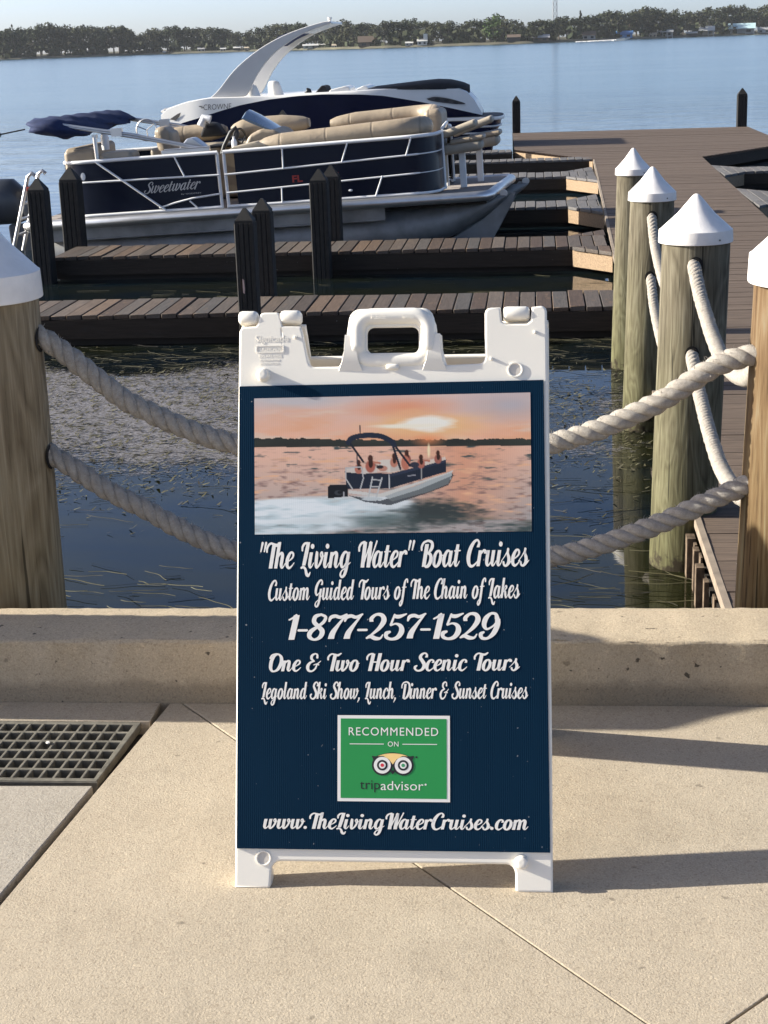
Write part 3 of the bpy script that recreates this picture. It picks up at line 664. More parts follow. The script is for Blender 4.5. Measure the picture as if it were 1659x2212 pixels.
for F in (FR, BK):
    side_rail(F, 0.0012, 0.022, 'side_rail'); side_rail(F, 0.613, 0.6337, 'side_rail')
    for u0, u1 in ((0.0015, 0.072), (0.563, 0.6335)):
        m = MB(); m.loft([[F(u0, 0.0015, -0.004), F(u1, 0.0015, -0.004), F(u1, 0.034, -0.004), F(u0, 0.034, -0.004)], [F(u0, 0.0015, -0.042), F(u1, 0.0015, -0.042), F(u1, 0.034, -0.042), F(u0, 0.034, -0.042)]])
        m.build('foot', M['white_plastic'], sign, bevel=0.004)
    m = MB(); m.loft([[F(0.06, 0.056, -0.010), F(0.06, 0.072, -0.010), F(0.06, 0.072, -0.042), F(0.06, 0.056, -0.042)], [F(0.575, 0.056, -0.010), F(0.575, 0.072, -0.010), F(0.575, 0.072, -0.042), F(0.575, 0.056, -0.042)]])
    m.build('cross_rail', M['white_plastic'], sign, bevel=0.003)
def soft_bar(name, u0, u1, v, w, rv, rw, parent=sign, mat='white_plastic'):
    """hinge knuckle: a rounded bar lying along u"""
    rings = []; n = 16
    for (u, k) in ((u0, 0.62), (u0+0.003, 0.9), (u0+0.008, 1), (u1-0.008, 1), (u1-0.003, 0.9), (u1, 0.62)):
        rg = []
        for i in range(n):
            a = 2*math.pi*i/n; c, s = math.cos(a), math.sin(a)
            c = math.copysign(abs(c)**0.7, c); s = math.copysign(abs(s)**0.7, s)
            rg.append(FR(u, v+rv*k*c, w+rw*k*s))
        rings.append(rg)
    m = MB(); m.loft(rings); return m.build(name, M[mat], parent, smooth=50)
for u0, u1 in ((-0.001, 0.0385), (0.0855, 0.1285), (0.5415, 0.5955)):
    soft_bar('hinge_knuckle', u0, u1, 1.1565, -0.018, 0.0145, 0.021)
# raised collar round the carrying handle
col = MB(); path = rrect(0.2445, 1.0635, 0.3905, 1.1535, 0.03, 6); n = len(path); rings = []
for i, (u, v) in enumerate(path):
    a, c = path[i-1], path[(i+1) % n]; dx, dy = c[0]-a[0], c[1]-a[1]; l = math.hypot(dx, dy); nx, ny = dy/l, -dx/l
    rw = 0.016 if v < 1.075 else 0.0175
    lift = 0.012 if v > 1.08 else 0.003
    rings.append([FR(u+nx*rw*math.copysign(abs(math.cos(2*math.pi*k/16))**0.8, math.cos(2*math.pi*k/16)), v+ny*rw*math.copysign(abs(math.cos(2*math.pi*k/16))**0.8, math.cos(2*math.pi*k/16)), -0.012+(0.014+lift)*math.copysign(abs(math.sin(2*math.pi*k/16))**0.7, math.sin(2*math.pi*k/16))) for k in range(16)])
rings.append(rings[0]); col.loft(rings, caps=False); col.build('handle', M['white_plastic'], sign, smooth=60)
soft_bar('handle_tab', 0.305, 0.331, 1.049, 0.002, 0.006, 0.006)
# flared feet of the handle, ledge behind the notches
for s_, u0 in ((-1, 0.232), (1, 0.403)):
    m = MB(); m.loft([[FR(u0-0.0145, 1.115, -0.02), FR(u0+0.0145, 1.115, -0.02), FR(u0+0.011, 1.115, 0.009), FR(u0-0.011, 1.115, 0.009)],
                      [FR(u0-0.0165, 1.085, -0.02), FR(u0+0.0165, 1.085, -0.02), FR(u0+0.012, 1.085, 0.011), FR(u0-0.012, 1.085, 0.011)],
                      [FR(u0-0.022, 1.062, -0.02), FR(u0+0.022, 1.062, -0.02), FR(u0+0.016, 1.062, 0.008), FR(u0-0.016, 1.062, 0.008)],
                      [FR(u0-0.030, 1.042, -0.006), FR(u0+0.030, 1.042, -0.006), FR(u0+0.024, 1.042, 0.0004), FR(u0-0.024, 1.042, 0.0004)]])
    m.build('handle_foot', M['white_plastic'], sign, smooth=60)
for u0, u1 in ((0.136, 0.245), (0.390, 0.507)):
    m = MB(); rings = []
    for u in (u0, u1): rings.append([FR(u, 1.036, -0.004), FR(u, 1.044, -0.0035), FR(u, 1.0515, -0.006), FR(u, 1.054, -0.014), FR(u, 1.051, -0.034), FR(u, 1.040, -0.034), FR(u, 1.036, -0.012)])
    m.loft(rings); m.build('ledge', M['white_plastic'], sign, smooth=60)
m = MB()
for u0 in (0.0, ):
    m.loft([[FR(0.121, 1.125, -0.006), FR(0.1305, 1.125, -0.006), FR(0.1305, 1.125, -0.012), FR(0.121, 1.125, -0.012)], [FR(0.129, 1.085, -0.006), FR(0.139, 1.085, -0.006), FR(0.139, 1.085, -0.026), FR(0.129, 1.085, -0.026)], [FR(0.134, 1.05, -0.006), FR(0.150, 1.05, -0.006), FR(0.150, 1.05, -0.034), FR(0.134, 1.05, -0.034)]])
m.build('ear_web', M['white_plastic'], sign, smooth=50)
def peg(u, v, name='peg', r=0.0125, h=0.020):
    m = MB(); rings = []
    for rr, w in ((r*1.25, 0.0), (r*1.05, 0.003), (r*0.95, h*0.6), (r*0.85, h*0.93), (r*0.65, h), (r*0.3, h*1.0)):
        rings.append([FR(u+rr*math.cos(2*math.pi*k/20), v+rr*math.sin(2*math.pi*k/20), w-0.0008) for k in range(20)])
    m.loft(rings); m.build(name, M['white_plastic'], sign, smooth=45)
peg(0.053, 1.036); peg(0.574, 0.060, h=0.017)
for u, v in ((0.518, 1.063), (0.606, 1.116), (0.118, 1.113)): peg(u, v, 'moulding_nib', 0.003, 0.006)
def socket(u, v, r=0.0125):
    m = MB(); rings = []
    for rr, w in ((r*1.28, -0.0006), (r*1.22, 0.0022), (r*1.05, 0.0022), (r*0.97, 0.0004)):
        rings.append([FR(u+rr*math.cos(2*math.pi*k/24), v+rr*math.sin(2*math.pi*k/24), w) for k in range(24)])
    m.loft(rings, caps=False); m.build('peg_socket', M['white_plastic'], sign, smooth=40)
    m = MB(); m.add([FR(u+r*1.0*math.cos(2*math.pi*k/24), v+r*1.0*math.sin(2*math.pi*k/24), 0.0004) for k in range(24)], [tuple(range(24))])
    m.build('peg_socket_floor', M['socket'], sign)
M['socket'] = plain('recess_shade', (0.62, 0.57, 0.5), 0.6)  # darker than the plastic: socket shade painted on a flat disc
socket(0.566, 1.040); socket(0.058, 0.060)
# moulded lettering on the left ear
em = MB()
def ear(u, v, w): return FR(u, v, w)
text_fit('Signicade', 0.036, 0.104, 1.100, 1.118, ear, em, -0.0004, 0.0011)
text_fit('PLASTICADE', 0.041, 0.090, 1.0855, 1.0935, ear, em, -0.0004, 0.0010, 0.02)
text_fit('800-772-0355', 0.043, 0.091, 1.0715, 1.0780, ear, em, -0.0004, 0.0009, 0.02)
text_fit('PLASTICADE.COM', 0.046, 0.086, 1.0640, 1.0685, ear, em, -0.0004, 0.0009, 0.02)
text_fit('MADE IN U.S.A.', 0.046, 0.086, 1.0570, 1.0615, ear, em, -0.0004, 0.0009, 0.02)
vs, fs = outline_mesh([rrect(0.037, 1.082, 0.095, 1.0975, 0.003, 3), rrect(0.0395, 1.0843, 0.0925, 1.0953, 0.002, 3)], 0.0018, 0.0, 0, lambda v: FR(v.x, v.y, v.z-0.0004)); em.add(vs, fs)
em.build('moulded_lettering', M['white_plastic'], sign)
em = MB(); text_fit('PLEASE', 0.276, 0.306, 1.1455, 1.1545, FR, em, 0.0125, 0.0016, 0.02); em.build('moulded_lettering', M['white_plastic'], sign); em = MB(); text_fit('SAND', 0.340, 0.362, 1.1455, 1.1545, FR, em, 0.0125, 0.0016, 0.02)
em.build('moulded_lettering', M['white_plastic'], sign)

# poster sheet: corrugated plastic, 4 mm
post = MB(); post.prism([(0.004, 0.079), (0.630, 0.079), (0.6225, 1.018), (0.0035, 1.013)], 0.0, 0.004)
post.v = [FR(x, y, z+0.0006) for x, y, z in post.v]
poster = post.build('poster', M['poster'], sign)
PW = 0.0051
def line(txt, xa, ya, xb, yb, ytop, heavy=1.0):
    """one line of script between two baseline points of the photograph"""
    ua, va = uv(xa, ya); ub, vb = uv(xb, yb); _, vt = uv((xa+xb)/2, ytop+(yb-ya)/2)
    cap = vt-(va+vb)/2
    m = MB(); script_fit(txt, ua, ub, va, cap, FR, m, PW, heavy, basef=lambda u: va+(vb-va)*(u-ua)/(ub-ua))
    return m.build('lettering', M['ink_white'], poster, fixn=False)
line('"The Living Water" Boat Cruises', 563, 1228.5, 1143, 1222, 1173.5, 1.0)
line('Custom Guided Tours of The Chain of Lakes', 580, 1297, 1123.5, 1291.5, 1255)
line('1-877-257-1529', 624, 1382, 1079, 1379, 1328)
line('One & Two Hour Scenic Tours', 582, 1450, 1123, 1448, 1412.5)
line('Legoland Ski Show, Lunch, Dinner & Sunset Cruises', 565.5, 1509.5, 1141, 1508.5, 1474)
line('www.TheLivingWaterCruises.com', 569.5, 1789, 1141, 1792, 1755)

# badge
def rect_uv(x0, y0, x1, y1):
    a = uv(x0, y0); b_ = uv(x1, y1); return a[0], b_[1], b_[0], a[1]
m = MB(); u0, v0, u1, v1 = rect_uv(730, 1544.5, 972.5, 1732.5)
m.add([FR(u0, v0, PW), FR(u1, v0, PW), FR(u1, v1, PW), FR(u0, v1, PW)], [(0, 1, 2, 3)])
m.build('badge_border', M['ink_white'], poster, fixn=False)
e_ = 0.0064; m = MB(); w = PW+0.0003
m.add([FR(u0+e_, v0+e_, w), FR(u1-e_, v0+e_, w), FR(u1-e_, v1-e_, w), FR(u0+e_, v1-e_, w)], [(0, 1, 2, 3)])
m.build('badge', M['ink_green'], poster, fixn=False)
bw, bh = u1-u0, v1-v0
def BF(x, y, w=0.0):          # badge crop pixels: 570 wide, 443 tall
    return FR(u0+x/570*bw, v1-y/443*bh, PW+0.0006+w)
def bflip(x, y, w=0.0): return BF(x, 443-y, w)
m = MB()
text_fit('RECOMMENDED', 57, 511, 443-104, 443-62, bflip, m, 0.0, 0.0, 0.0, 1.14)
text_fit('ON', 256, 310, 443-160, 443-134, bflip, m, 0.0, 0.0, 0.0, 1.1)
for x0, x1 in ((62, 236), (330, 505)): m.add([BF(x0, 149.5), BF(x1, 149.5), BF(x1, 145.5), BF(x0, 145.5)], [(0, 1, 2, 3)])
m.build('badge_lettering', M['ink_white'], poster, fixn=False); m = MB()
text_fit('advisor', 220, 436, 443-384, 443-337, bflip, m, 0.0, 0.0, -0.004)
def disc(m, x, y, r, w, r0=0, a0=0, a1=360, n=36):
    if r0:
        vs = []; 
        for k in range(n+1):
            a = R(a0+(a1-a0)*k/n); vs += [BF(x+r*math.cos(a), y+r*math.sin(a), w), BF(x+r0*math.cos(a), y+r0*math.sin(a), w)]
        m.add(vs, [(2*k, 2*k+1, 2*k+3, 2*k+2) for k in range(n)])
    else: m.add([BF(x+r*math.cos(2*math.pi*k/n), y+r*math.sin(2*math.pi*k/n), w) for k in range(n)], [tuple(range(n))])
m.build('badge_lettering', M['ink_white'], poster, fixn=False); m = MB(); disc(m, 447, 354, 5, 0)
m.build('badge_lettering', M['ink_white'], poster, fixn=False)
mk = MB(); text_fit('trip', 114, 216, 443-396, 443-334, bflip, mk, 0.0, 0.0, -0.002)
for ex in (228, 334):
    disc(mk, ex, 256, 53, 0.0002)
hd = crom([(174, 208), (196, 210), (226, 200), (280, 190), (336, 200), (366, 210), (388, 208), (372, 236), (330, 232), (281, 222), (232, 232), (190, 236), (174, 208)], 4)
mk.add([BF(x, y, 0.00015) for x, y in hd], [tuple(range(len(hd)))])
mk.add([BF(x, y, 0.00045) for x, y in ((264, 282), (298, 282), (281, 304))], [(0, 1, 2)])
disc(mk, 401, 214, 5, 0)
for ex in (228, 334): disc(mk, ex, 256, 27, 0.0007)
mk.build('owl_emblem', M['ink_black'], poster, fixn=False)
m = MB()
fore = crom([(204, 210), (238, 199), (281, 195), (324, 199), (358, 210)], 5)+[np.array(q) for q in ((330, 208), (300, 226), (281, 252), (262, 226), (232, 208))]
m.add([BF(q[0], q[1], 0.0003) for q in fore], [tuple(range(len(fore)))]); m.build('owl_forehead', M['ink_yellow'], poster, fixn=False)
m = MB()
for ex in (228, 334): disc(m, ex, 256, 43, 0.0005); disc(m, ex, 256, 17, 0.0009)
m.build('owl_eyes', M['ink_white'], poster, fixn=False)
m = MB(); disc(m, 228, 256, 9, 0.0011); m.build('owl_pupil', M['ink_red'], poster, fixn=False)
m = MB(); disc(m, 334, 256, 9, 0.0011); m.build('owl_pupil', M['ink_dkgreen'], poster, fixn=False)

# printed photograph on the poster, painted cell by cell
def vnoise(nx, ny, fx, fy, seed, octv=4):
    rs = np.random.RandomState(seed); out = np.zeros((ny, nx)); amp = 1; tot = 0
    for o in range(octv):
        gx, gy = int(fx*2**o)+3, int(fy*2**o)+3; g = rs.rand(gy, gx)
        X = np.linspace(0, gx-1.001, nx); Y = np.linspace(0, gy-1.001, ny)
        xi = X.astype(int); yi = Y.astype(int); xf = X-xi; yf = (Y-yi)[:, None]
        xf = xf*xf*(3-2*xf); yf = yf*yf*(3-2*yf)
        a = g[yi][:, xi]*(1-xf)+g[yi][:, xi+1]*xf; b2 = g[yi+1][:, xi]*(1-xf)+g[yi+1][:, xi+1]*xf
        out += amp*(a*(1-yf)+b2*yf); tot += amp; amp *= 0.55
    return out/tot
def paint_print():
    NX, NY = 440, 216
    X, Y = np.meshgrid(np.linspace(0, 1400, NX), np.linspace(0, 700, NY))
    lerp = lambda a, b, t: a+(b-a)*np.clip(t, 0, 1)[..., None]
    c = lambda *k: np.array(k, float)
    n1 = vnoise(NX, NY, 3, 7, 1, 5); n2 = vnoise(NX, NY, 5, 16, 2, 5)
    img = lerp(np.broadcast_to(c(226, 198, 190), (NY, NX, 3)).copy(), c(248, 190, 160), Y/200)
    img = lerp(img, c(243, 178, 138), (n1-0.42)*3.0)
    img = lerp(img, c(238, 205, 182), (n2-0.56)*5*(Y < 240))
    img = lerp(img, c(208, 200, 200), (1-np.hypot((X-220)/360, (Y-10)/55))*1.6)
    img = lerp(img, c(196, 186, 190), (1-np.hypot((X-1300)/330, (Y-60)/110))*1.1)
    img = lerp(img, c(240, 156, 116), (1-np.hypot((X-760)/330, (Y-60)/70))*0.8)
    img = lerp(img, c(252, 202, 140), (1-np.hypot((X-880)/420, (Y-150)/90))*1.1+(n2-0.5)*0.8*(np.hypot((X-880)/420, (Y-150)/90) < 1.2))
    img = lerp(img, c(255, 250, 238), (1.05-np.hypot((X-880)/150, (Y-140)/48)+(n2-0.5)*1.2)*2.4)
    img = lerp(img, c(255, 246, 224), (1-np.hypot((X-760)/240, (Y-158)/14)+(n2-0.5))*1.5)
    HZ = 252+X*0.012
    w = vnoise(NX, NY, 26, 60, 3, 3); w2 = vnoise(NX, NY, 12, 40, 4, 4)
    wt = lerp(np.broadcast_to(c(242, 194, 170), (NY, NX, 3)).copy(), c(182, 172, 168), (Y-300)/330)
    wt = lerp(wt, c(228, 160, 126), (1-np.abs(X-1060)/330)*0.8*(Y < 640))
    wt = lerp(wt, c(140, 110, 104), (w-0.56)*3.5*np.clip((Y-270)/150, 0.25, 1))
    wt = lerp(wt, c(245, 190, 150), (w2-0.62)*5)
    wt = lerp(wt, c(58, 66, 66), (1-np.hypot((X-900)/330, (Y-600)/85))*1.7+(w-0.5)*1.4*np.clip((Y-500)/60, 0, 1))
    wt = lerp(wt, c(70, 84, 84), ((Y-600)/90)*(0.5+(w2-0.5)*3))
    img = np.where((Y > HZ)[..., None], wt, img)
    sh = 18+14*np.exp(-((X-120)/230.)**2)+vnoise(NX, NY, 60, 2, 5, 3)*16
    tr = (Y < HZ)*(Y > HZ-sh-8)
    img = np.where(tr[..., None], lerp(np.broadcast_to(c(62, 66, 58), (NY, NX, 3)).copy(), c(40, 42, 40), n2), img)
    img = lerp(img, c(252, 150, 96), (1-np.hypot((X-885)/100, (Y-232)/40))*0.8*(Y > 190))
    img = lerp(img, c(255, 235, 190), (1-np.hypot((X-888)/9, (Y-285)/45))*2)
    # wake
    wk = vnoise(NX, NY, 8, 30, 6, 4)
    ridge = 520+(700-X)*0.0
    f1 = np.clip((840-X)/260, 0, 1)*np.clip((Y-(505+(X-350)**2*0.00012*(X < 350)))/25, 0, 1)*np.clip(1-(Y-(705-0.16*X))/60, 0, 1)
    img = lerp(img, c(196, 216, 222), f1*(1.3+(wk-0.5)*2.0))
    img = lerp(img, c(240, 246, 248), f1*(wk-0.30)*4.2)
    f2 = np.clip(1-np.abs(Y-(690-(X)*0.16))/48, 0, 1)*np.clip((800-X)/150, 0, 1)
    img = lerp(img, c(222, 230, 232), f2*(0.6+(wk-0.45)*4))
    img = lerp(img, c(228, 234, 236), (1-np.hypot((X-640)/240, (Y-545)/36)+(wk-0.5)*1.5)*1.4)
    img = lerp(img, c(86, 104, 104), (1-np.hypot((X-640)/190, (Y-632)/55)+(wk-0.5)*1.2)*0.9)
    def poly(pts, col, a=1.0):
        P = np.array(pts, float); ins = np.zeros(X.shape, bool); j = len(P)-1
        for i in range(len(P)):
            xi, yi = P[i]; xj, yj = P[j]
            ins ^= ((yi > Y) != (yj > Y)) & (X < (xj-xi)*(Y-yi)/((yj-yi) or 1e-9)+xi); j = i
        img[ins] = img[ins]*(1-a)+np.array(col, float)*a
    def seg(x0, y0, x1, y1, w, col):
        dx, dy = x1-x0, y1-y0; t = np.clip(((X-x0)*dx+(Y-y0)*dy)/(dx*dx+dy*dy), 0, 1)
        d = np.hypot(X-x0-t*dx, Y-y0-t*dy); a = np.clip(w/2-d+1.2, 0, 1)[..., None]
        img[:] = img*(1-a)+np.array(col, float)*a
    def blob(x, y, rx, ry, col):
        a = np.clip((1-np.hypot((X-x)/rx, (Y-y)/ry))*5, 0, 1)[..., None]; img[:] = img*(1-a)+np.array(col, float)*a
    poly([(478, 506), (640, 536), (860, 470), (1000, 396), (1012, 412), (985, 462), (880, 500), (690, 560), (560, 540)], (40, 44, 50), 0.75)
    poly([(660, 512), (830, 460), (1004, 388), (1000, 430), (940, 470), (840, 506), (690, 532)], (176, 182, 182))
    poly([(680, 528), (836, 482), (1000, 416), (985, 455), (880, 496), (700, 540)], (112, 118, 120))
    poly([(480, 480), (640, 500), (985, 398), (1012, 384), (1006, 396), (650, 518), (482, 496)], (214, 212, 206))
    poly([(462, 384), (690, 400), (976, 330), (974, 394), (690, 474), (470, 474)], (30, 38, 54))
    poly([(690, 400), (976, 330), (974, 346), (690, 416)], (46, 54, 74))
    poly([(470, 366), (625, 364), (628, 392), (560, 398), (468, 388)], (216, 206, 196))
    poly([(630, 330), (744, 322), (746, 384), (690, 392), (630, 386)], (222, 212, 200))
    poly([(692, 328), (744, 324), (746, 384), (694, 388)], (202, 192, 182))
    poly([(830, 352), (900, 330), (970, 318), (974, 332), (846, 366)], (224, 208, 194))
    for x in (850,): seg(x, 360, x, 428, 5, (150, 150, 150))
    for (x, y, s, shirt) in ((532, 338, 1.0, (190, 118, 98)), (592, 318, 1.25, (176, 100, 84)), (712, 308, 1.0, (196, 130, 108)), (776, 292, 1.05, (150, 80, 70)), (848, 316, 1.0, (182, 108, 92)), (934, 296, 0.95, (170, 104, 90))):
        blob(x, y+34*s, 22*s, 28*s, shirt); blob(x, y+2, 11*s, 16*s, (74, 42, 34)); blob(x+2, y+22*s, 10*s, 20*s, (60, 36, 30))
    blob(770, 345, 24, 40, (196, 120, 98)); blob(655, 372, 26, 16, (196, 140, 120)); seg(610, 340, 640, 344, 9, (196, 128, 106)); seg(862, 334, 890, 338, 8, (190, 120, 100))
    blob(640, 364, 20, 10, (40, 34, 40)); blob(815, 356, 26, 16, (52, 52, 66))
    # bimini top
    for a_, b_ in (((480, 226), (556, 336)), ((702, 236), (792, 360)), ((700, 236), (744, 376))): seg(*a_, *b_, 9, (28, 34, 46))
    seg(524, 300, 526, 360, 3, (60, 60, 66))
    for q0, q1 in zip(crom([(480, 236, 0), (500, 214, 0), (560, 202, 0), (640, 206, 0), (696, 232, 0), (712, 252, 0)], 6)[:-1], crom([(480, 236, 0), (500, 214, 0), (560, 202, 0), (640, 206, 0), (696, 232, 0), (712, 252, 0)], 6)[1:]):
        seg(q0[0], q0[1], q1[0], q1[1], 25, (34, 42, 60))
    seg(540, 150, 542, 204, 3, (60, 52, 56))
    for q in ((466, 366, 466, 420), (466, 420, 500, 474), (466, 366, 546, 362), (546, 362, 556, 420), (556, 420, 540, 474)): seg(*q, 5, (190, 190, 190))
    seg(602, 416, 578, 532, 6, (196, 198, 198)); seg(650, 420, 616, 534, 6, (196, 198, 198))
    for k in (0.1, 0.4, 0.7): seg(602-24*k, 416+116*k, 650-34*k, 420+114*k, 5, (190, 190, 190))
    seg(686, 404, 688, 474, 4, (200, 200, 200))
    poly([(374, 462), (384, 452), (470, 452), (478, 470), (476, 512), (376, 520)], (22, 24, 30)); blob(428, 492, 22, 14, (60, 64, 70)); blob(436, 490, 14, 9, (22, 24, 30)); seg(456, 490, 456, 512, 5, (196, 196, 200))
    seg(782, 412, 818, 408, 5, (150, 150, 158))
    blob(600, 526, 60, 10, (200, 208, 210))
    img[:] = np.clip(img*0.97+4, 0, 255)
    return NX, NY, img/255.0
def build_print():
    NX, NY, img = paint_print()
    lin = np.where(img <= 0.04045, img/12.92, ((img+0.055)/1.055)**2.4)*0.80
    tl, tr, bl, br = uv(550, 861.5), uv(1145.5, 848.5), uv(551.5, 1155), uv(1149, 1148)
    vs = []
    for j in range(NY):
        t = j/(NY-1)
        l = (tl[0]+(bl[0]-tl[0])*t, tl[1]+(bl[1]-tl[1])*t); r_ = (tr[0]+(br[0]-tr[0])*t, tr[1]+(br[1]-tr[1])*t)
        for i in range(NX):
            s = i/(NX-1); vs.append(FR(l[0]+(r_[0]-l[0])*s, l[1]+(r_[1]-l[1])*s, PW))
    fs = [(j*NX+i, (j+1)*NX+i, (j+1)*NX+i+1, j*NX+i+1) for j in range(NY-1) for i in range(NX-1)]
    m = MB(); m.add(vs, fs); o = m.build('printed_photo', M['print'], poster, fixn=False)
    ca = o.data.color_attributes.new('ink', 'FLOAT_COLOR', 'POINT')
    ca.data.foreach_set('color', np.concatenate([lin.reshape(-1, 3), np.ones((NX*NY, 1))], 1).astype(np.float32).ravel())
    o['label'] = 'sunset photo of a pontoon boat under way, printed on the poster'
build_print()

# ------------------------------------------------------------------ water
ZW, ZD = -0.93, -0.65
m = MB(); m.add([(-900, 4.0, ZW), (900, 4.0, ZW), (900, 1050, ZW), (-900, 1050, ZW)], [(0, 1, 2, 3)])
tag(m.build('water', M['water']), kind='structure')

# ------------------------------------------------------------------ round timber posts with white caps
def capped_post(x, y, ztop, r, mat, label, holes=(), lean=(0, 0), capr=None, capc=0.09, capk=0.15, zbot=-1.5, seed=0):
    t = empty('wooden_post', (x, y, 0), label, 'post', 'round timber posts with white caps')
    rs = random.Random(seed); n = 48
    ph = [rs.uniform(0, 6.28) for _ in range(5)]
    def rad(a, z): return r*(1+0.012*math.sin(3*a+ph[0]+z*0.9)+0.008*math.sin(7*a+ph[1]-z*1.7)+0.012*math.sin(2*a+z*2.1+ph[2]))
    zs = [zbot+(ztop+0.03-zbot)*i/50 for i in range(51)]
    rings = []
    for z in zs:
        ox, oy = lean[0]*(z-0), lean[1]*(z-0)
        rings.append([(ox+rad(2*math.pi*k/n, z)*math.cos(2*math.pi*k/n), oy+rad(2*math.pi*k/n, z)*math.sin(2*math.pi*k/n), z) for k in range(n)])
    b = MB(); b.loft(rings); p = b.build('post_shaft', mat, t, smooth=50)
    cr = capr or r*1.09
    ox, oy = lean[0]*ztop, lean[1]*ztop
    b = MB(); pr = [(cr*0.96, ztop-0.002), (cr, ztop), (cr*1.005, ztop+0.004), (cr*0.99, ztop+capc), (cr*0.962, ztop+capc+0.003), (cr*0.5, ztop+capc+capk*0.46), (cr*0.12, ztop+capc+capk*0.93), (cr*0.06, ztop+capc+capk*0.985), (0.002, ztop+capc+capk)]
    b.lathe(pr, 48, (ox, oy)); b.build('post_cap', M['cap'], t, smooth=32)
    b = MB()
    for a in (5.3,):
        cx, cy = ox+cr*math.cos(a), oy+cr*math.sin(a)
        b.tube([(cx, cy, ztop+0.02), (cx+0.004*math.cos(a), cy+0.004*math.sin(a), ztop+0.02)], 0.004, 8)
    b.build('cap_nail', M['iron'], t)
    for (dx, dy, dz, hr) in holes:                      # rope holes: dark discs just proud of the shaft, painted as the shade inside
        d = Vector((dx, dy, 0)).normalized(); s = d.cross(Vector((0, 0, 1)))
        rr = r*1.035; b = MB(); ring = []
        for k in range(24):
            a = 2*math.pi*k/24; u = hr*math.cos(a); v = hr*1.12*math.sin(a)
            dep = math.sqrt(max(rr*rr-u*u, 0)); q = d*dep+s*u+Vector((lean[0]*dz, lean[1]*dz, dz+v)); ring.append(q)
        inner = [q*1.0-d*0.02 for q in ring]
        b.add(ring, [tuple(range(24))]); b.build('rope_hole', M['hole'], t)
    return t
M['hole'] = plain('hole_shade', (0.012, 0.01, 0.008), 0.95)
capped_post(-1.500, 4.275, 0.985, 0.152, M['post_left'], 'shaded timber post with white cap at the left edge, behind the kerb', [(1, -0.05, 0.872, 0.031), (1, -0.05, 0.542, 0.031)], capr=0.166, capc=0.072, capk=0.18, seed=1)
capped_post(0.715, 4.32, 0.985, 0.166, M['post_right'], 'orange brown timber post with white cap at the right edge, behind the kerb', [(-1, 0.12, 0.80, 0.031), (-1, 0.12, 0.42, 0.031)], lean=(0.026, 0), capr=0.184, capc=0.072, capk=0.18, seed=2)
capped_post(0.742, 7.82, 0.667, 0.160, M['post_green'], 'largest of the three green grey posts along the dock, with two ropes', [(-0.06, -1, 0.578, 0.033), (-0.06, -1, 0.158, 0.033)], lean=(0.022, 0), capr=0.174, capc=0.058, capk=0.165, seed=3)
capped_post(0.742, 10.75, 0.583, 0.142, M['post_green'], 'middle green grey post on the dock edge, partly behind the large one', [(-0.03, -1, 0.49, 0.033), (-0.03, -1, 0.105, 0.033)], lean=(0.026, 0), capr=0.155, capc=0.052, capk=0.16, seed=4)
capped_post(0.742, 12.84, 0.578, 0.122, M['post_green'], 'farthest of the green grey capped posts along the dock', [], lean=(0.024, 0), capr=0.137, capc=0.046, capk=0.155, seed=5)
capped_post(-2.20, 3.87, 0.96, 0.152, M['post_left'], 'timber post standing on the kerb beyond the left edge, casting the long shadow', [], capr=0.166, capc=0.1, capk=0.13, zbot=0.16, seed=6)

# ------------------------------------------------------------------ three-strand ropes
def rope(pts, rad, mat, label, pitch=0.125, fuzz=0, hand=1, ph=0.0, seed=0):
    rs = random.Random(seed)
    c = [Vector(q) for q in crom(pts, 40)]
    L = [0.0]
    for i in range(1, len(c)): L.append(L[-1]+(c[i]-c[i-1]).length)
    tot = L[-1]; N = int(tot/0.008)
    cen = []; j = 0
    for i in range(N+1):
        s = tot*i/N
        while j < len(L)-2 and L[j+1] < s: j += 1
        t = (s-L[j])/max(L[j+1]-L[j], 1e-9); cen.append(c[j].lerp(c[j+1], min(max(t, 0), 1)))
    fr = []; prev = None
    for i in range(N+1):
        d = (cen[min(i+1, N)]-cen[max(i-1, 0)]).normalized()
        a = d.cross(Vector((0, 0, 1))) if prev is None else prev-d*prev.dot(d)
        a.normalize(); prev = a; fr.append((d, a, d.cross(a)))
    b = MB(); sr = rad*0.56; off = rad*0.50
    for k in range(3):
        p = []; rr = []
        for i in range(N+1):
            th = hand*2*math.pi*(tot*i/N)/pitch+2*math.pi*k/3+ph
            d, a, e = fr[i]; p.append(cen[i]+(a*math.cos(th)+e*math.sin(th))*off); rr.append(sr*(1+0.05*math.sin(i*0.37+k)+rs.uniform(-0.05, 0.05)))
        b.tube(p, sr, 12, True, rr)
    if fuzz:
        for _ in range(int(fuzz*tot)):
            i = rs.randrange(N); d, a, e = fr[i]; th = rs.uniform(0, 2*math.pi)
            o = a*math.cos(th)+e*math.sin(th); q = cen[i]+o*rad*rs.uniform(0.78, 0.96); l = rs.uniform(0.004, 0.014)
            w = d*0.00075; tip = q+o*l*0.8+d*rs.uniform(-1, 1)*l*0.8+Vector((0, 0, 0.2*l)); mid_ = q.lerp(tip, 0.5)+o*l*0.15
            b.add([q-w, q+w, mid_+w*0.7, mid_-w*0.7, tip], [(0, 1, 2, 3), (3, 2, 4)])
    return tag(b.build('rope', mat, smooth=80, fixn=False), label, 'rope', 'thick twisted ropes between the posts')
U = [(-1.36, 4.28, 0.885), (-1.30, 4.285, 0.843), (-1.19, 4.29, 0.748), (-1.092, 4.30, 0.672), (-0.829, 4.31, 0.562), (-0.40, 4.315, 0.498), (0.04, 4.31, 0.556), (0.3, 4.31, 0.652), (0.48, 4.305, 0.765), (0.60, 4.30, 0.80)]
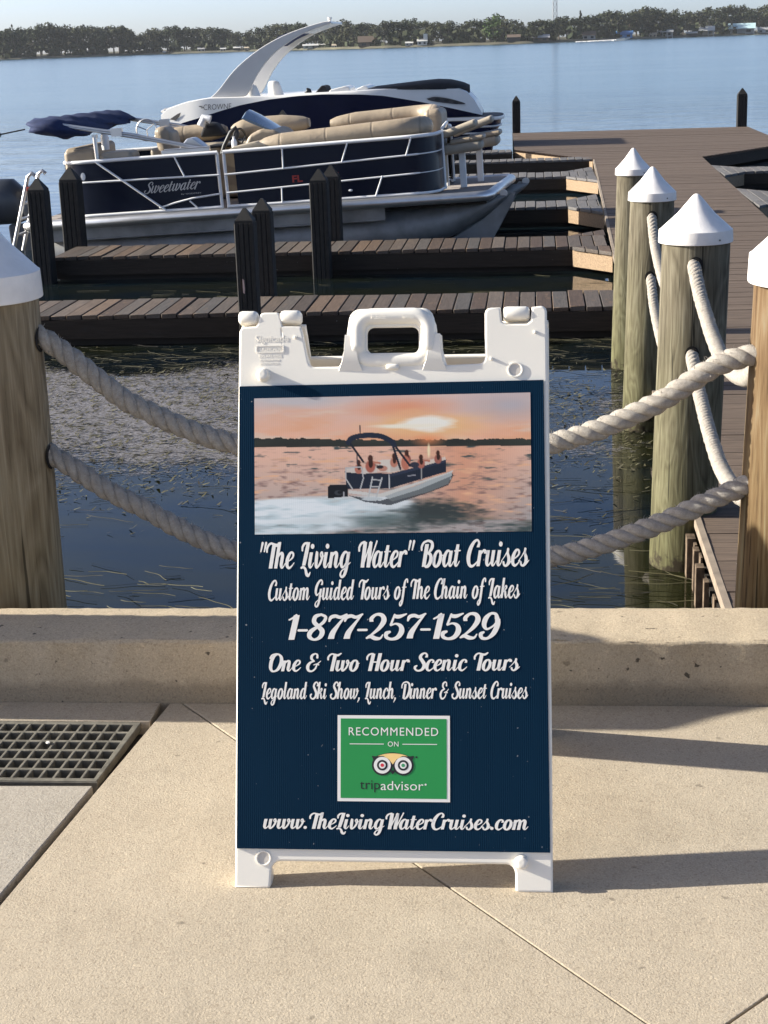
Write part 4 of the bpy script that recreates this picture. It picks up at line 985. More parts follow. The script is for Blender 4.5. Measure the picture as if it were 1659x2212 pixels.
rope(U, 0.029, M['rope'], 'upper thick rope hanging from the shaded left post to the brown right post', fuzz=900, hand=1, ph=0.4, seed=1)
Lw = [(-1.37, 4.28, 0.56), (-1.30, 4.28, 0.515), (-1.20, 4.285, 0.442), (-1.113, 4.29, 0.393), (-0.847, 4.30, 0.254), (-0.40, 4.31, 0.18), (0.045, 4.30, 0.235), (0.3, 4.30, 0.315), (0.50, 4.30, 0.408), (0.60, 4.30, 0.45)]
rope(Lw, 0.028, M['rope_grey'], 'lower thick rope hanging from the shaded left post to the brown right post', fuzz=900, hand=1, ph=1.2, seed=2)
rope([(0.735, 7.75, 0.59), (0.735, 7.62, 0.565), (0.735, 7.2, 0.46), (0.72, 6.3, 0.40), (0.70, 5.4, 0.505), (0.665, 4.7, 0.72), (0.66, 4.42, 0.80)], 0.030, M['rope'], 'upper rope from the largest green post sagging towards the brown right post', fuzz=900, hand=1, pitch=0.11, seed=3)
rope([(0.735, 7.75, 0.17), (0.735, 7.62, 0.14), (0.735, 7.2, 0.04), (0.72, 6.3, -0.02), (0.70, 5.4, 0.09), (0.655, 4.7, 0.34), (0.65, 4.42, 0.42)], 0.030, M['rope'], 'lower rope from the largest green post, sagging in front of the dock', fuzz=900, hand=1, pitch=0.11, seed=4)
rope([(0.745, 10.7, 0.495), (0.745, 10.58, 0.475), (0.745, 10.2, 0.33), (0.745, 9.3, 0.22), (0.745, 8.4, 0.37), (0.742, 7.9, 0.56)], 0.030, M['rope'], 'upper rope from the middle green post to the largest one', pitch=0.12, fuzz=150, seed=5)
rope([(0.745, 10.7, 0.11), (0.745, 10.58, 0.085), (0.745, 10.2, -0.05), (0.745, 9.3, -0.16), (0.745, 8.4, -0.01), (0.742, 7.9, 0.15)], 0.030, M['rope'], 'lower rope from the middle green post to the largest one', pitch=0.12, fuzz=150, seed=6)

# ------------------------------------------------------------------ docks
def plank_run(b, x0, x1, y0, y1, z, w, gap, along='Y', jit=0.012, th=0.04, rs=random):
    """boards laid across; along = direction a board runs"""
    if along == 'Y':
        x = x0
        while x < x1-0.02:
            e = min(x+w, x1); j = rs.uniform(-jit, jit)
            b.box((x, y0+rs.uniform(-0.01, 0.01), z-th), (e-gap, y1+rs.uniform(-0.01, 0.01), z+j*0.5)); x += w
    else:
        y = y0
        while y < y1-0.02:
            e = min(y+w, y1); j = rs.uniform(-jit, jit)
            b.box((x0, y, z-th), (x1, e-gap, z+j*0.5)); y += w
dock = empty('main_dock', (1.9, 20, ZD), 'long brown plank dock running out from the shore to a wide head', 'dock')
OX, OY = 1.9, 20.0
lx = lambda y: 0.776+max(0, y-14)*0.0195                 # left edge
rx = lambda y: 2.62+max(0, y-8)*0.0225
rs = random.Random(11); b = MB(); y = 4.32
while y < 31.6:
    x0, x1 = lx(y), rx(y); j = rs.uniform(-0.002, 0.002)
    b.box((x0-OX, y-OY, -0.04), (x1-OX, y+0.134-OY, j)); y += 0.14
HX0, HX1 = -0.42, 5.2
while y < 41.2:
    t = (y-31.6)
    x0 = max(HX0-0.02*(y-35), lx(31.6)-t*0.46); x1 = min(HX1, rx(31.6)+t*0.66)
    b.box((x0-OX, y-OY, -0.04), (x1-OX, y+0.134-OY, rs.uniform(-0.002, 0.002))); y += 0.14
b.build('decking', M['deck'], dock)
b = MB(); 
b.prism([(lx(6)-OX+0.02, 4.4-OY), (rx(6)-OX-0.02, 4.4-OY), (rx(31)-OX-0.02, 31.5-OY), (HX1-OX-0.06, 34.7-OY), (HX1-OX-0.06, 41.1-OY), (HX0-OX+0.0, 41.1-OY), (HX0-OX+0.05, 35.0-OY), (lx(31)-OX+0.02, 31.6-OY)], -0.24, -0.045)
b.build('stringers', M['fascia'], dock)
b = MB(); b.prism([(lx(6)-OX-0.012, 4.4-OY), (lx(6)-OX+0.018, 4.4-OY), (lx(14)-OX+0.018, 14-OY), (lx(14)-OX-0.012, 14-OY)], -0.045, 0.004)
b.prism([(lx(14)-OX-0.012, 14.003-OY), (lx(14)-OX+0.018, 14.003-OY), (lx(31.6)-OX+0.018, 31.6-OY), (lx(31.6)-OX-0.012, 31.6-OY)], -0.045, 0.004)
b.build('edge_board', M['edge'] if 'edge' in M else M.setdefault('edge', plain('worn_edge_board', (0.24, 0.19, 0.14), 0.85, 0, 0.25, 8)), dock)
b = MB(); b.prism([(lx(31.6)-OX-0.02, 31.62-OY), (HX0-OX-0.03, 34.95-OY), (HX0-OX+0.0, 35.0-OY), (lx(31.6)-OX+0.02, 31.66-OY)], -0.27, -0.042)
b.build('pale_edge_board', M['fascia_lit'], dock)
for yy in np.arange(9.5, 41, 3.1):
    for xx in (1.25, 2.3):
        b = MB(); b.tube([(xx-OX, yy-OY, -1.2), (xx-OX, yy-OY, -0.2)], 0.11, 10); b.build('support_pile', M['underdock'], dock)
# old vertical skirting slats at the shore end
b = MB(); rs = random.Random(5); y = 4.35
while y < 7.66:
    w = rs.uniform(0.03, 0.09); zt = -0.055+rs.uniform(-0.05, 0.0)
    if rs.random() < 0.82: b.box((lx(y)-OX-0.035+rs.uniform(-0.02, 0.02), y-OY, -0.75), (lx(y)-OX-0.014, y+w-OY, zt))
    y += w+rs.uniform(0.008, 0.07)
b.build('skirting_slats', M['slat'], dock)
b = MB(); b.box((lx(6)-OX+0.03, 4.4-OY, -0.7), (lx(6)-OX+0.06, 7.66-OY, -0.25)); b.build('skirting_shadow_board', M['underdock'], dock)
# a shallow water board
def finger(x0, x1, y0, y1, mat, label, gus=None, side=-1, back=True):
    cx = (x0+x1)/2; t = empty('finger_pier', (cx, (y0+y1)/2, ZD), label, 'finger pier', 'finger piers off the main dock')
    cy = (y0+y1)/2; rs = random.Random(int(y0*10)); b = MB()
    xe = x1 if side < 0 else x0
    plank_run(b, x0-cx, x1-cx, y0-cy, y1-cy, 0.0, 0.145, 0.012, 'Y', rs=rs)
    if gus:
        gx, gy = gus; n = 3
        for k in range(n):                               # gusset boards, their ends sawn along the diagonal
            t0, t1 = k/n, (k+1)/n
            for yb_, sg in ((y0-0.014, -1), (y1+0.014, 1)):
                if side < 0: q = [(x1-gx+gx*t0, yb_), (x1-gx+gx*t1-0.01, yb_), (x1-gx+gx*t1-0.01, yb_+sg*(0.03+gy*t1)), (x1-gx+gx*t0, yb_+sg*(0.03+gy*t0))]
                else: q = [(x0+gx-gx*t0, yb_), (x0+gx-gx*t1+0.01, yb_), (x0+gx-gx*t1+0.01, yb_+sg*(0.03+gy*t1)), (x0+gx-gx*t0, yb_+sg*(0.03+gy*t0))]
                b.prism([(px-cx, py-cy) for px, py in q], -0.04, 0.0)
    b.build('deck_boards', mat, t, bevel=0.004, seg=1)
    b = MB(); zt = -0.042
    xi0, xi1 = (x0, x1-(gus[0] if gus else 0)) if side < 0 else (x0+(gus[0] if gus else 0), x1)
    b.box((xi0-cx, y0-cy-0.002, -0.215), (xi1-cx, y0-cy+0.04, zt)); b.box((x0-cx, y1-cy-0.04, -0.215), (x1-cx, y1-cy+0.002, zt))
    b.box((x0-cx, y0-cy+0.045, -0.215), (x0-cx+0.04, y1-cy-0.045, zt))
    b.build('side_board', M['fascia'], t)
    b = MB(); b.box((x0+0.05-cx, y0-cy+0.06, -0.30), (x1-cx, y1-cy-0.06, -0.18)); b.box((x0-cx, y0-cy+0.10, -0.27), (x1-cx, y0-cy+0.14, -0.218))
    for xx in np.arange(x0+0.4, x1-0.2, 2.1): b.tube([(xx-cx, 0, -1.2), (xx-cx, 0, -0.2)], 0.09, 8)
    b.build('beams', M['underdock'], t)
    if gus:
        gx, gy = gus; b = MB()
        if side < 0: P = [(x1-gx, y0-0.003), (x1, y0-gy), (x1, y0-gy+0.05), (x1-gx+0.03, y0+0.035)]
        else: P = [(x0+gx, y0-0.003), (x0, y0-gy), (x0, y0-gy+0.05), (x0+gx-0.03, y0+0.035)]
        b.prism([(px-cx, py-cy) for px, py in P], -0.225, zt-0.001); b.build('gusset_board', M['fascia_lit'], t)
    return t
finger(-5.5, 0.765, 14.15, 15.09, M['finger'], 'nearest finger pier, weathered brown boards, behind the sandwich board')
finger(-5.56, 0.84, 18.41, 19.42, M['finger'], 'second finger pier with a pale gusset, in front of the pontoon boat', (0.42, 0.55))
finger(-5.2, 0.92, 22.9, 23.75, M['finger_far'], 'third finger pier, behind the bow of the pontoon boat', (0.46, 0.85))
finger(-5.2, 1.03, 27.95, 28.95, M['finger_far'], 'fourth finger pier, between the pontoon boat and the navy cruiser', (0.50, 0.9))
finger(-5.6, 1.1, 31.75, 32.4, M['finger_far'], 'fifth finger pier where the dock widens, in front of the navy cruiser')
finger(-6.4, -0.47, 34.4, 35.2, M['finger_far'], 'finger pier off the left side of the dock head, beside the navy cruiser')
finger(3.09, 9, 28.0, 28.95, M['finger_far'], 'far finger pier on the right side of the main dock', (0.4, 0.6), 1)
finger(2.99, 9, 23.0, 24.4, M['finger_far'], 'near finger pier on the right side of the main dock', (0.4, 0.6), 1)

# ------------------------------------------------------------------ square black pilings with pyramid caps
def piling(x, y, top, w, label, zb=-1.6, rot=0.0, group='black square dock pilings'):
    t = empty('dock_piling', (x, y, ZD), label, 'piling', group, rot=(0, 0, rot))
    h = w/2; b = MB(); n = 4; poly = []
    for s in range(4):                                    # fluted recycled-plastic sides
        a = R(90*s)
        for i in range(n):
            u0, u1 = -h+w*i/n, -h+w*(i+1)/n; g = w*0.045
            for u, d in ((u0+0.002, h-g), (u0+g, h), (u1-g, h), (u1-0.002, h-g)):
                poly.append((math.cos(a)*d-math.sin(a)*u, math.sin(a)*d+math.cos(a)*u))
    b.prism(poly, zb-ZD, top-ZD-w*0.72); b.build('shaft', M['pile'], t)
    z0 = top-ZD-w*0.72; b = MB(); e = h*0.92
    b.loft([[(sx*k, sy*k, z) for sx, sy in ((-1, -1), (1, -1), (1, 1), (-1, 1))] for k, z in ((e, z0), (e, z0+w*0.12), (e*0.97, z0+w*0.16), (0.012, z0+w*0.72))])
    b.build('pyramid_cap', M['pile'], t); return t
piling(-5.62, 18.28, 0.262, 0.21, 'black piling in front of the left end of the second finger pier')
piling(-5.60, 19.55, 0.285, 0.235, 'black piling at the pontoon boat stern, behind the second finger pier')
pl_ = piling(-2.50, 14.02, 0.28, 0.172, 'black piling with a small pink mark, front of the nearest finger pier')
b = MB(); b.loft([[(-0.034+x, -0.094, 0.21+z) for x, z in ((0, 0), (0.012, -0.01), (0.016, 0.03), (0.012, 0.11), (0.0, 0.12), (-0.002, 0.05))], [(-0.034+x, -0.080, 0.21+z) for x, z in ((0, 0), (0.012, -0.01), (0.016, 0.03), (0.012, 0.11), (0.0, 0.12), (-0.002, 0.05))]])
b.build('pink_mark', M.setdefault('pink', plain('faded_pink', (0.6, 0.42, 0.36), 0.7)), pl_)
piling(-2.545, 15.22, 0.25, 0.18, 'black piling behind the nearest finger pier, just right of the pink marked one')
piling(-2.40, 18.28, 0.282, 0.20, 'front piling of the pair in front of the pontoon boat')
piling(-2.42, 19.56, 0.23, 0.215, 'rear piling of the pair in front of the pontoon boat')
piling(-5.20, 34.28, 0.33, 0.29, 'dark piling against the navy hull, left of the tan couch')
piling(-1.98, 34.28, 0.31, 0.26, 'dark piling against the navy hull near its portholes')
piling(-0.44, 41.3, 0.24, 0.20, 'lone dark piling at the left corner of the dock head')
piling(5.05, 41.35, 0.265, 0.235, 'lone dark piling at the right corner of the dock head')

# ------------------------------------------------------------------ pontoon boat (local: x towards the bow, y away from the camera, z up from its deck)
PY, PP = R(-2.5), R(2.7)
PO = at(165, 475, 20.4)
boat = empty('pontoon_boat', PO, 'navy and tan pontoon boat with folded bimini top, moored between finger piers', 'boat', None, (0, -PP, PY))
BEAM = 2.42

def smooth_path(pts, r, n=6):
    """round the corners of an open polyline in plan"""
    out = [pts[0]]
    for i in range(1, len(pts)-1):
        a, p, c = (np.array(q, float) for q in (pts[i-1], pts[i], pts[i+1]))
        u = (a-p)/np.linalg.norm(a-p); v = (c-p)/np.linalg.norm(c-p); s, e = p+u*r, p+v*r
        for k in range(n+1):
            t = k/n; q = (1-t)**2*s+2*t*(1-t)*p+t*t*e; out.append(tuple(q))
    out.append(pts[-1]); return out
# deck plate with chamfered bow corners
dk = [(-0.62, 0.05), (5.12, 0.02), (5.24, 0.12), (5.38, BEAM-0.12), (5.28, BEAM-0.02), (-0.62, BEAM-0.05)]
b = MB(); b.prism([(x, y) for x, y in dk], -0.05, -0.004); b.build('deck', M['boat_floor'], boat)
b = MB(); rail = [(-0.62, 0.6, -0.045), (-0.66, 0.02, -0.045), (-0.58, -0.01, -0.045), (2, -0.012, -0.045), (5.10, -0.012, -0.045), (5.20, 0.02, -0.045), (5.26, 0.11, -0.045), (5.40, BEAM-0.11, -0.045), (5.36, BEAM-0.02, -0.045), (5.25, BEAM+0.01, -0.045), (-0.62, BEAM, -0.045)]
b.tube(rail, 0.062, 12); b.build('rub_rail', M['alum'], boat, smooth=50)
b = MB(); b.box((-0.45, 0.06, -0.27), (3.95, 0.075, -0.09)); b.tube([(-0.45, 0.055, -0.26), (3.95, 0.055, -0.26)], 0.014, 8); b.box((-0.45, BEAM-0.08, -0.24), (3.9, BEAM-0.07, -0.09)); b.build('side_skirt', M['alum_dull'], boat, smooth=40)
b = MB(); b.box((-0.3, 0.2, -0.16), (5.2, BEAM-0.2, -0.056)); b.build('underdeck_shade', M['underdock'], boat)  # solid dark block standing for the shadow below the deck
def pontoon(yc, sh):
    n = 24; rings = []
    st = [(-0.55, 0.26, -0.48), (-0.45, 0.31, -0.48), (1.0, 0.31, -0.48), (3.3, 0.31, -0.48), (3.9, 0.30, -0.465), (4.4, 0.265, -0.42), (4.8, 0.205, -0.345), (5.15, 0.125, -0.235), (5.4, 0.05, -0.14), (5.5, 0.012, -0.10)]
    dense = crom([(x+sh*(x > 3.6), r, z) for x, r, z in st], 4)
    for x, r, z in dense: rings.append([(x, yc+r*math.cos(2*math.pi*k/n), z+r*math.sin(2*math.pi*k/n)) for k in range(n)])
    b = MB(); b.loft(rings); o = b.build('pontoon_tube', M['alum_dull'], boat, smooth=50)
    b = MB(); fin = [(3.6, -0.77), (4.4, -0.69), (4.8, -0.55), (5.15, -0.36), (5.45, -0.13), (5.52, -0.06), (5.56, -0.07), (5.50, -0.2), (5.25, -0.62), (5.18, -0.72), (4.9, -0.78), (3.6, -0.83)]
    b.loft([[(x, yc-0.012, z) for x, z in fin], [(x, yc+0.012, z) for x, z in fin]]); b.build('keel_fin', M['alum_dull'], o)
    b = MB(); b.loft([[(5.47+sh+0.05*math.cos(a), yc-0.012, -0.065+0.045*math.sin(a)) for a in np.linspace(0, 6.28, 13)[:-1]], [(5.47+sh+0.05*math.cos(a), yc+0.012, -0.065+0.045*math.sin(a)) for a in np.linspace(0, 6.28, 13)[:-1]]])
    b.build('bow_eye', M['alum'], o)
    return o
pontoon(0.42, -0.06); pontoon(BEAM-0.42, 0.14)
# fence: U-shaped navy panels with white rails
near = smooth_path([(-0.18, 0.75), (-0.14, 0.03), (4.62, 0.03), (4.66, 0.75)], 0.34, 8)
farp = [(x, BEAM-y) for x, y in near]
stern = [(-0.18, 0.75), (-0.18, BEAM-0.75)]
def wall(path, z0, z1, th, name, mat):
    b = MB(); ring = []
    for i, p in enumerate(path):
        a = path[max(i-1, 0)]; c = path[min(i+1, len(path)-1)]; d = np.array(c)-np.array(a); d = d/np.linalg.norm(d); nx, ny = -d[1]*th/2, d[0]*th/2
        ring.append([(p[0]-nx, p[1]-ny, z0), (p[0]+nx, p[1]+ny, z0), (p[0]+nx, p[1]+ny, z1), (p[0]-nx, p[1]-ny, z1)])
    b.loft(ring); return b.build(name, mat, boat, smooth=50)
def dens(path, step=0.12):
    out = []
    for a, c in zip(path[:-1], path[1:]):
        n = max(1, int(math.dist(a, c)/step))
        for k in range(n): out.append((a[0]+(c[0]-a[0])*k/n, a[1]+(c[1]-a[1])*k/n))
    out.append(path[-1]); return out
near = dens(near); farp = dens(farp)
na = [p for p in near if p[0] < 1.90]; nb = [p for p in near if p[0] > 2.0]
wall(na, 0.05, 0.69, 0.02, 'side_panel', M['navy_panel']); wall(nb, 0.05, 0.70, 0.02, 'side_panel', M['navy_panel'])
wall(farp, 0.05, 0.69, 0.02, 'side_panel', M['navy_panel']); wall(dens(stern), 0.05, 0.69, 0.02, 'stern_panel', M['navy_panel'])
def zt(x): return 0.705+0.02*max(0, (x-1.9)/2.7)
b = MB()
def rails(path, z, r, dy=-0.014):
    b.tube([(p[0], p[1]+(dy if 0.1 < p[0] < 4.4 else 0), z(p[0]) if callable(z) else z) for p in path], r, 8)
A_, B_ = na+[(1.915, 0.03)], [(1.985, 0.03)]+nb
for path in (A_, B_):
    rails(path, zt, 0.024); rails(path, 0.035, 0.021)
rails(A_, lambda x: 0.455-0.012*x, 0.013, -0.02); rails(B_, lambda x: 0.43+0.033*max(0, x-2), 0.013, -0.02)
rails(farp, zt, 0.024); rails(stern, 0.70, 0.024); rails(stern, 0.035, 0.02); rails(farp, 0.035, 0.02)
rails(B_, lambda x: 0.205+0.032*max(0, x-2), 0.012, -0.02)
b.tube([(1.10, 0.008, 0.075), (1.3, 0.006, 0.125), (1.55, 0.006, 0.17), (1.9, 0.006, 0.20)], 0.012, 8)
b.tube([(0.34, 0.004, 0.70), (1.18, 0.004, 0.045)], 0.014, 8)
for x0, z0, x1, z1 in ((1.36, 0.70, 1.47, 0.44), (1.50, 0.14, 1.60, 0.04), (2.74, 0.71, 2.73, 0.45), (3.56, 0.71, 3.47, 0.48), (2.69, 0.22, 2.68, 0.04), (3.96, 0.28, 3.86, 0.04), (4.35, 0.72, 4.27, 0.50), (3.2, 0.03, 3.22, 0.24)):
    b.tube([(x0, 0.006, z0), (x1, 0.006, z1)], 0.011, 8)
for x, y in ((1.905, 0.03), (1.99, 0.03), (-0.04, 0.13), (4.665, 0.62), (4.665, 1.0), (4.665, BEAM-0.62), (-0.18, 0.75), (-0.178, 0.5)):
    b.tube([(x, y, 0.02), (x, y, zt(max(x, 0)))], 0.022, 8)
b.tube([(4.67, 0.62, 0.76), (4.70, 0.62, 0.80), (4.70, 1.0, 0.82), (4.67, 1.0, 0.76)], 0.02, 8)
b.tube([(4.67, 0.62, 0.45), (4.67, 1.0, 0.46)], 0.018, 8)
b.build('fence_rails', M['rail_white'], boat, smooth=50)
b = MB(); b.loft([[(4.655, 0.66, 0.08), (4.655, 0.98, 0.08), (4.655, 0.98, 0.72), (4.655, 0.66, 0.72)], [(4.675, 0.66, 0.08), (4.675, 0.98, 0.08), (4.675, 0.98, 0.72), (4.675, 0.66, 0.72)]]); b.build('bow_gate', M['tan_grey'], boat)
# lettering
def PF(x, z, w=0.0): return (x, 0.0185-w, z)
sl = script_fit
b = MB(); script_fit('Sweetwater', 0.92, 1.66, 0.275, 0.135, PF, b, 0.0, 0.72, slant=0.5, basef=lambda u: 0.262+0.03*(u-0.92))
text_fit('by GODFREY', 1.40, 1.66, 0.216, 0.236, PF, b, 0.0, 0.0, 0.0)
b.build('boat_name', M['silver'], boat, fixn=False)
for tx, x0, x1 in (('FL', 2.83, 2.96), ('4', 3.08, 3.14), ('K', 3.35, 3.43)):
    b = MB(); text_fit(tx, x0, x1, 0.275, 0.36, PF, b, 0.0, 0.0, 0.03); b.build('registration_number', M['red'], boat, fixn=False)
b = MB(); b.lathe([(0.03, 0), (0.03, 0.012), (0.0, 0.014)], 16); b.v = [(x+0.155, 0.02-z, 0.53+y*1.6) for x, y, z in b.v]; b.build('stern_light', M['rail_white'], boat, smooth=40)
b = MB(); b.lathe([(0.028, 0), (0.022, 0.02), (0.0, 0.026)], 14); b.v = [(x+3.55, 0.018-z, 0.13+y*0.6) for x, y, z in b.v]; b.build('docking_light', M['rail_white'], boat, smooth=40)
# upholstery
def cushion(name, x0, x1, y0, y1, z0, z1, mat='tan', bev=0.07, parent=None, tilt=0):
    b = MB(); b.box((x0, y0, z0), (x1, y1, z1))
    if tilt: b.v = [(x+(z-z0)*tilt, y, z) for x, y, z in b.v]
    return b.build(name, M[mat], parent or boat, bevel=min(bev, 0.45*min(x1-x0, y1-y0, z1-z0)), seg=4)
def bolster(name, pts, r, mat='tan', flat=1.0):
    rings = []; n = 14; P = crom(pts, 8)
    for i, p in enumerate(P):
        a = P[max(i-1, 0)]; c = P[min(i+1, len(P)-1)]; d = np.array([c[0]-a[0], c[1]-a[1]]); d = d/np.linalg.norm(d); nx, ny = -d[1], d[0]
        e = min(i, len(P)-1-i)/4.0; k = min(1.0, 0.45+0.55*math.sqrt(min(e, 1)))
        rings.append([(p[0]+nx*r*k*math.cos(2*math.pi*j/n), p[1]+ny*r*k*math.cos(2*math.pi*j/n), p[2]+flat*r*k*math.sin(2*math.pi*j/n)) for j in range(n)])
    b = MB(); b.loft(rings); return b.build(name, M[mat], boat, smooth=60)
bolster('seat_back', [(2.42, 0.22, 0.74), (3.0, 0.20, 0.765), (3.8, 0.20, 0.80), (4.28, 0.24, 0.82), (4.44, 0.50, 0.82), (4.44, 0.62, 0.80)], 0.125, 'tan', 1.0)
cushion('couch_base', 2.45, 4.5, 0.10, 0.75, 0.02, 0.62, 'tan_grey', 0.05)
bolster('seat_back', [(3.0, BEAM-0.22, 0.86), (3.7, BEAM-0.2, 0.88), (4.25, BEAM-0.22, 0.90), (4.45, BEAM-0.5, 0.90), (4.45, BEAM-0.95, 0.86)], 0.125)
cushion('couch_base', 2.9, 4.52, BEAM-0.8, BEAM-0.1, 0.02, 0.76, 'tan', 0.05)
cushion('bow_couch_end', 4.36, 4.6, 1.35, 2.2, 0.04, 0.98, 'tan', 0.08)
bolster('seat_back', [(1.62, BEAM-0.24, 0.86), (2.0, BEAM-0.22, 0.90), (2.72, BEAM-0.24, 0.90)], 0.13)
bolster('seat_back', [(0.62, BEAM-0.2, 0.85), (1.1, BEAM-0.2, 0.87), (1.56, BEAM-0.22, 0.88)], 0.12)
cushion('couch_base', 0.6, 2.8, BEAM-0.8, BEAM-0.12, 0.02, 0.74, 'tan_grey', 0.05)
# stern lounge with high back
cushion('lounge_back', -0.10, 0.34, 0.10, 0.26, 0.30, 0.86, 'tan', 0.06); cushion('lounge_back', -0.12, 0.06, 0.22, 1.9, 0.30, 0.88, 'tan', 0.06)
cushion('lounge_seat', 0.0, 0.85, 0.26, 1.6, 0.02, 0.55, 'tan_grey', 0.06); cushion('lounge_arm', 0.36, 0.80, 0.10, 0.5, 0.2, 0.80, 'tan_grey', 0.07)
# captain chair
ch = cushion('captain_chair', 0.98, 1.18, 0.75, 1.22, 0.42, 1.04, 'tan', 0.09, tilt=-0.12); cushion('seat_front', 1.0, 1.45, 0.72, 1.25, 0.36, 0.50, 'tan_grey', 0.06, ch)
cushion('seat_side', 1.10, 1.20, 0.80, 1.18, 0.55, 0.98, 'tan_grey', 0.045, ch, tilt=-0.12)
b = MB(); b.tube([(1.15, 0.98, 0), (1.15, 0.98, 0.4)], 0.05, 10); b.build('pedestal', M['alum'], ch)
# helm console with windscreen, wheel
b = MB(); cp = [(2.02, 0.45), (2.10, 0.70), (2.20, 0.86), (2.36, 0.93), (2.55, 0.90), (2.68, 0.78), (2.74, 0.60), (2.74, 0.02), (2.02, 0.02)]
b.loft([[(x, 0.62, z) for x, z in cp], [(x, 1.55, z) for x, z in cp]]); hc = b.build('helm_console', M['tan'], boat, bevel=0.05, seg=3)
b = MB(); rings = []
for y in (0.66, 0.9, 1.1, 1.3, 1.5):
    k = 1-((y-1.08)/0.5)**2*0.5; rings.append([(2.52, y, 0.89), (2.40, y, 0.89+0.10*k), (2.25, y, 0.91+0.19*k), (2.14, y, 0.93+0.235*k), (2.12, y, 0.93+0.215*k), (2.22, y, 0.91+0.16*k), (2.38, y, 0.89+0.07*k), (2.48, y, 0.885)])
b.loft(rings); b.build('windscreen', M['glass'], hc, smooth=60)
b = MB(); b.tube([(1.98+0.05*math.cos(a)+0.0, 1.08+0.19*math.cos(a), 0.74+0.19*math.sin(a)) for a in np.linspace(0, 2*math.pi, 25)], 0.017, 8)
for a in (0.5, 2.6, 4.7): b.tube([(1.99, 1.08, 0.73), (1.98+0.05*math.cos(a), 1.08+0.19*math.cos(a), 0.74+0.19*math.sin(a))], 0.012, 6)
b.build('steering_wheel', M['black'], hc, smooth=50)
b = MB(); b.tube([(1.86, 0.5, 0.66), (1.90, 0.5, 0.76), (2.0, 0.5, 0.92), (2.07, 0.5, 0.97), (2.09, 0.5, 0.90), (2.02, 0.5, 0.75)], 0.028, 8); b.build('grab_bar', M['black'], hc, smooth=50)
b = MB(); b.lathe([(0.0, 0), (0.033, 0), (0.036, 0.02), (0.036, 0.10), (0.028, 0.135), (0.014, 0.15), (0.014, 0.175), (0.0, 0.176)], 14, (2.10, 0.20)); b.v = [(x, y, z+0.70) for x, y, z in b.v]
bt = b.build('drink_bottle', M['rail_white'], None, smooth=40); bt.location = (0, 0, 0)
cushion('side_table', 1.5, 1.86, 1.3, 1.9, 0.70, 0.74, 'black', 0.015)
b = MB(); b.loft([[(2.0, 0.06, 0.70), (2.12, 0.06, 0.76), (2.4, 0.06, 0.80), (2.55, 0.06, 0.74)], [(2.0, 0.45, 0.70), (2.12, 0.45, 0.76), (2.4, 0.45, 0.80), (2.55, 0.45, 0.74)]]); b.build('coaming', M['tan_grey'], boat, bevel=0.02)
# bow fishing chairs, folded, on posts
for (x, y) in ((4.86, 0.9), (5.02, 1.65)):
    c_ = cushion('fishing_chair', x-0.20, x+0.30, y-0.25, y+0.2, 0.44, 0.57, 'tan_grey', 0.055)
    c_.data.transform(Matrix.Translation((x, y, 0.5)) @ Matrix.Rotation(R(-4), 4, 'Y') @ Matrix.Translation((-x, -y, -0.5)))
    k = cushion('folded_back', x-0.26, x+0.30, y-0.22, y+0.17, 0.60, 0.69, 'tan_grey', 0.04, c_); k.data.transform(Matrix.Translation((x-0.26, y, 0.5)) @ Matrix.Rotation(R(-17), 4, 'Y') @ Matrix.Translation((-x+0.26, -y, -0.5)))
    k = cushion('seat_pad', x-0.10, x+0.34, y-0.24, y+0.19, 0.555, 0.62, 'tan', 0.03, c_); k.data.transform(Matrix.Translation((x, y, 0.5)) @ Matrix.Rotation(R(-6), 4, 'Y') @ Matrix.Translation((-x, -y, -0.5)))
    b = MB(); b.box((x-0.02, y-0.06, 0), (x+0.06, y+0.03, 0.44)); b.build('chair_post', M['rail_white'], c_, bevel=0.01)
# folded bimini: navy boot across the beam on two pairs of aluminium arms
rings = []; rs = random.Random(3); n = 22; st = np.linspace(0, 1, 26)
for t in st:
    y = -0.10+t*(BEAM+0.15); cx = -0.20+0.22*t; cz = 1.155+0.045*t
    e = min(1.0, 0.35+2.6*math.sqrt(min(t, 1-t)+0.0))
    rx_ = (0.34-0.10*t)*e; rz_ = (0.118-0.055*t)*e
    rg = []
    for k in range(n):
        a = 2*math.pi*k/n; w_ = 1+0.11*math.sin(a*5+t*21)+0.08*math.sin(a*8-t*37)+rs.uniform(-0.03, 0.03)
        u, v = rx_*math.cos(a)*w_, rz_*math.sin(a)*w_
        rg.append((cx+u-0.1*v, y, cz+v-0.28*u*(1 if u > 0 else 0.35)))
    rings.append(rg)
b = MB(); b.loft(rings); bim = b.build('bimini_top', M['navy_canvas'], boat, smooth=70)
for y, s in ((0.06, 1), (BEAM-0.06, -1)):
    b = MB()
    for dx, dz in ((0, 0), (-0.06, 0.055)):
        b.tube([(0.02+dx*3, y, 1.17+dz-0.02), (0.9+dx, y, 0.955+dz*0.8), (1.72+dx*0.5, y, 0.755+dz*0.4)], 0.018, 8)
    b.box((0.58, y-0.03, 0.99), (0.72, y+0.03, 1.09))
    b.build('bimini_frame', M['alum'], bim, smooth=50)
b = MB(); b.box((1.20, 0.02, 0.73), (1.82, 0.085, 0.775)); b.box((1.24, 0.022, 0.776), (1.82, 0.083, 0.79)); b.build('bimini_slot', M['alum'], bim, bevel=0.006)
b = MB(); b.loft([[(1.40, 0.12, 0.78), (1.52, 0.12, 0.90), (1.60, 0.12, 0.90), (1.74, 0.12, 0.78)], [(1.40, 0.35, 0.78), (1.52, 0.35, 0.90), (1.60, 0.35, 0.90), (1.74, 0.35, 0.78)]]); b.build('cup_tray', M['alum'], boat, bevel=0.02)
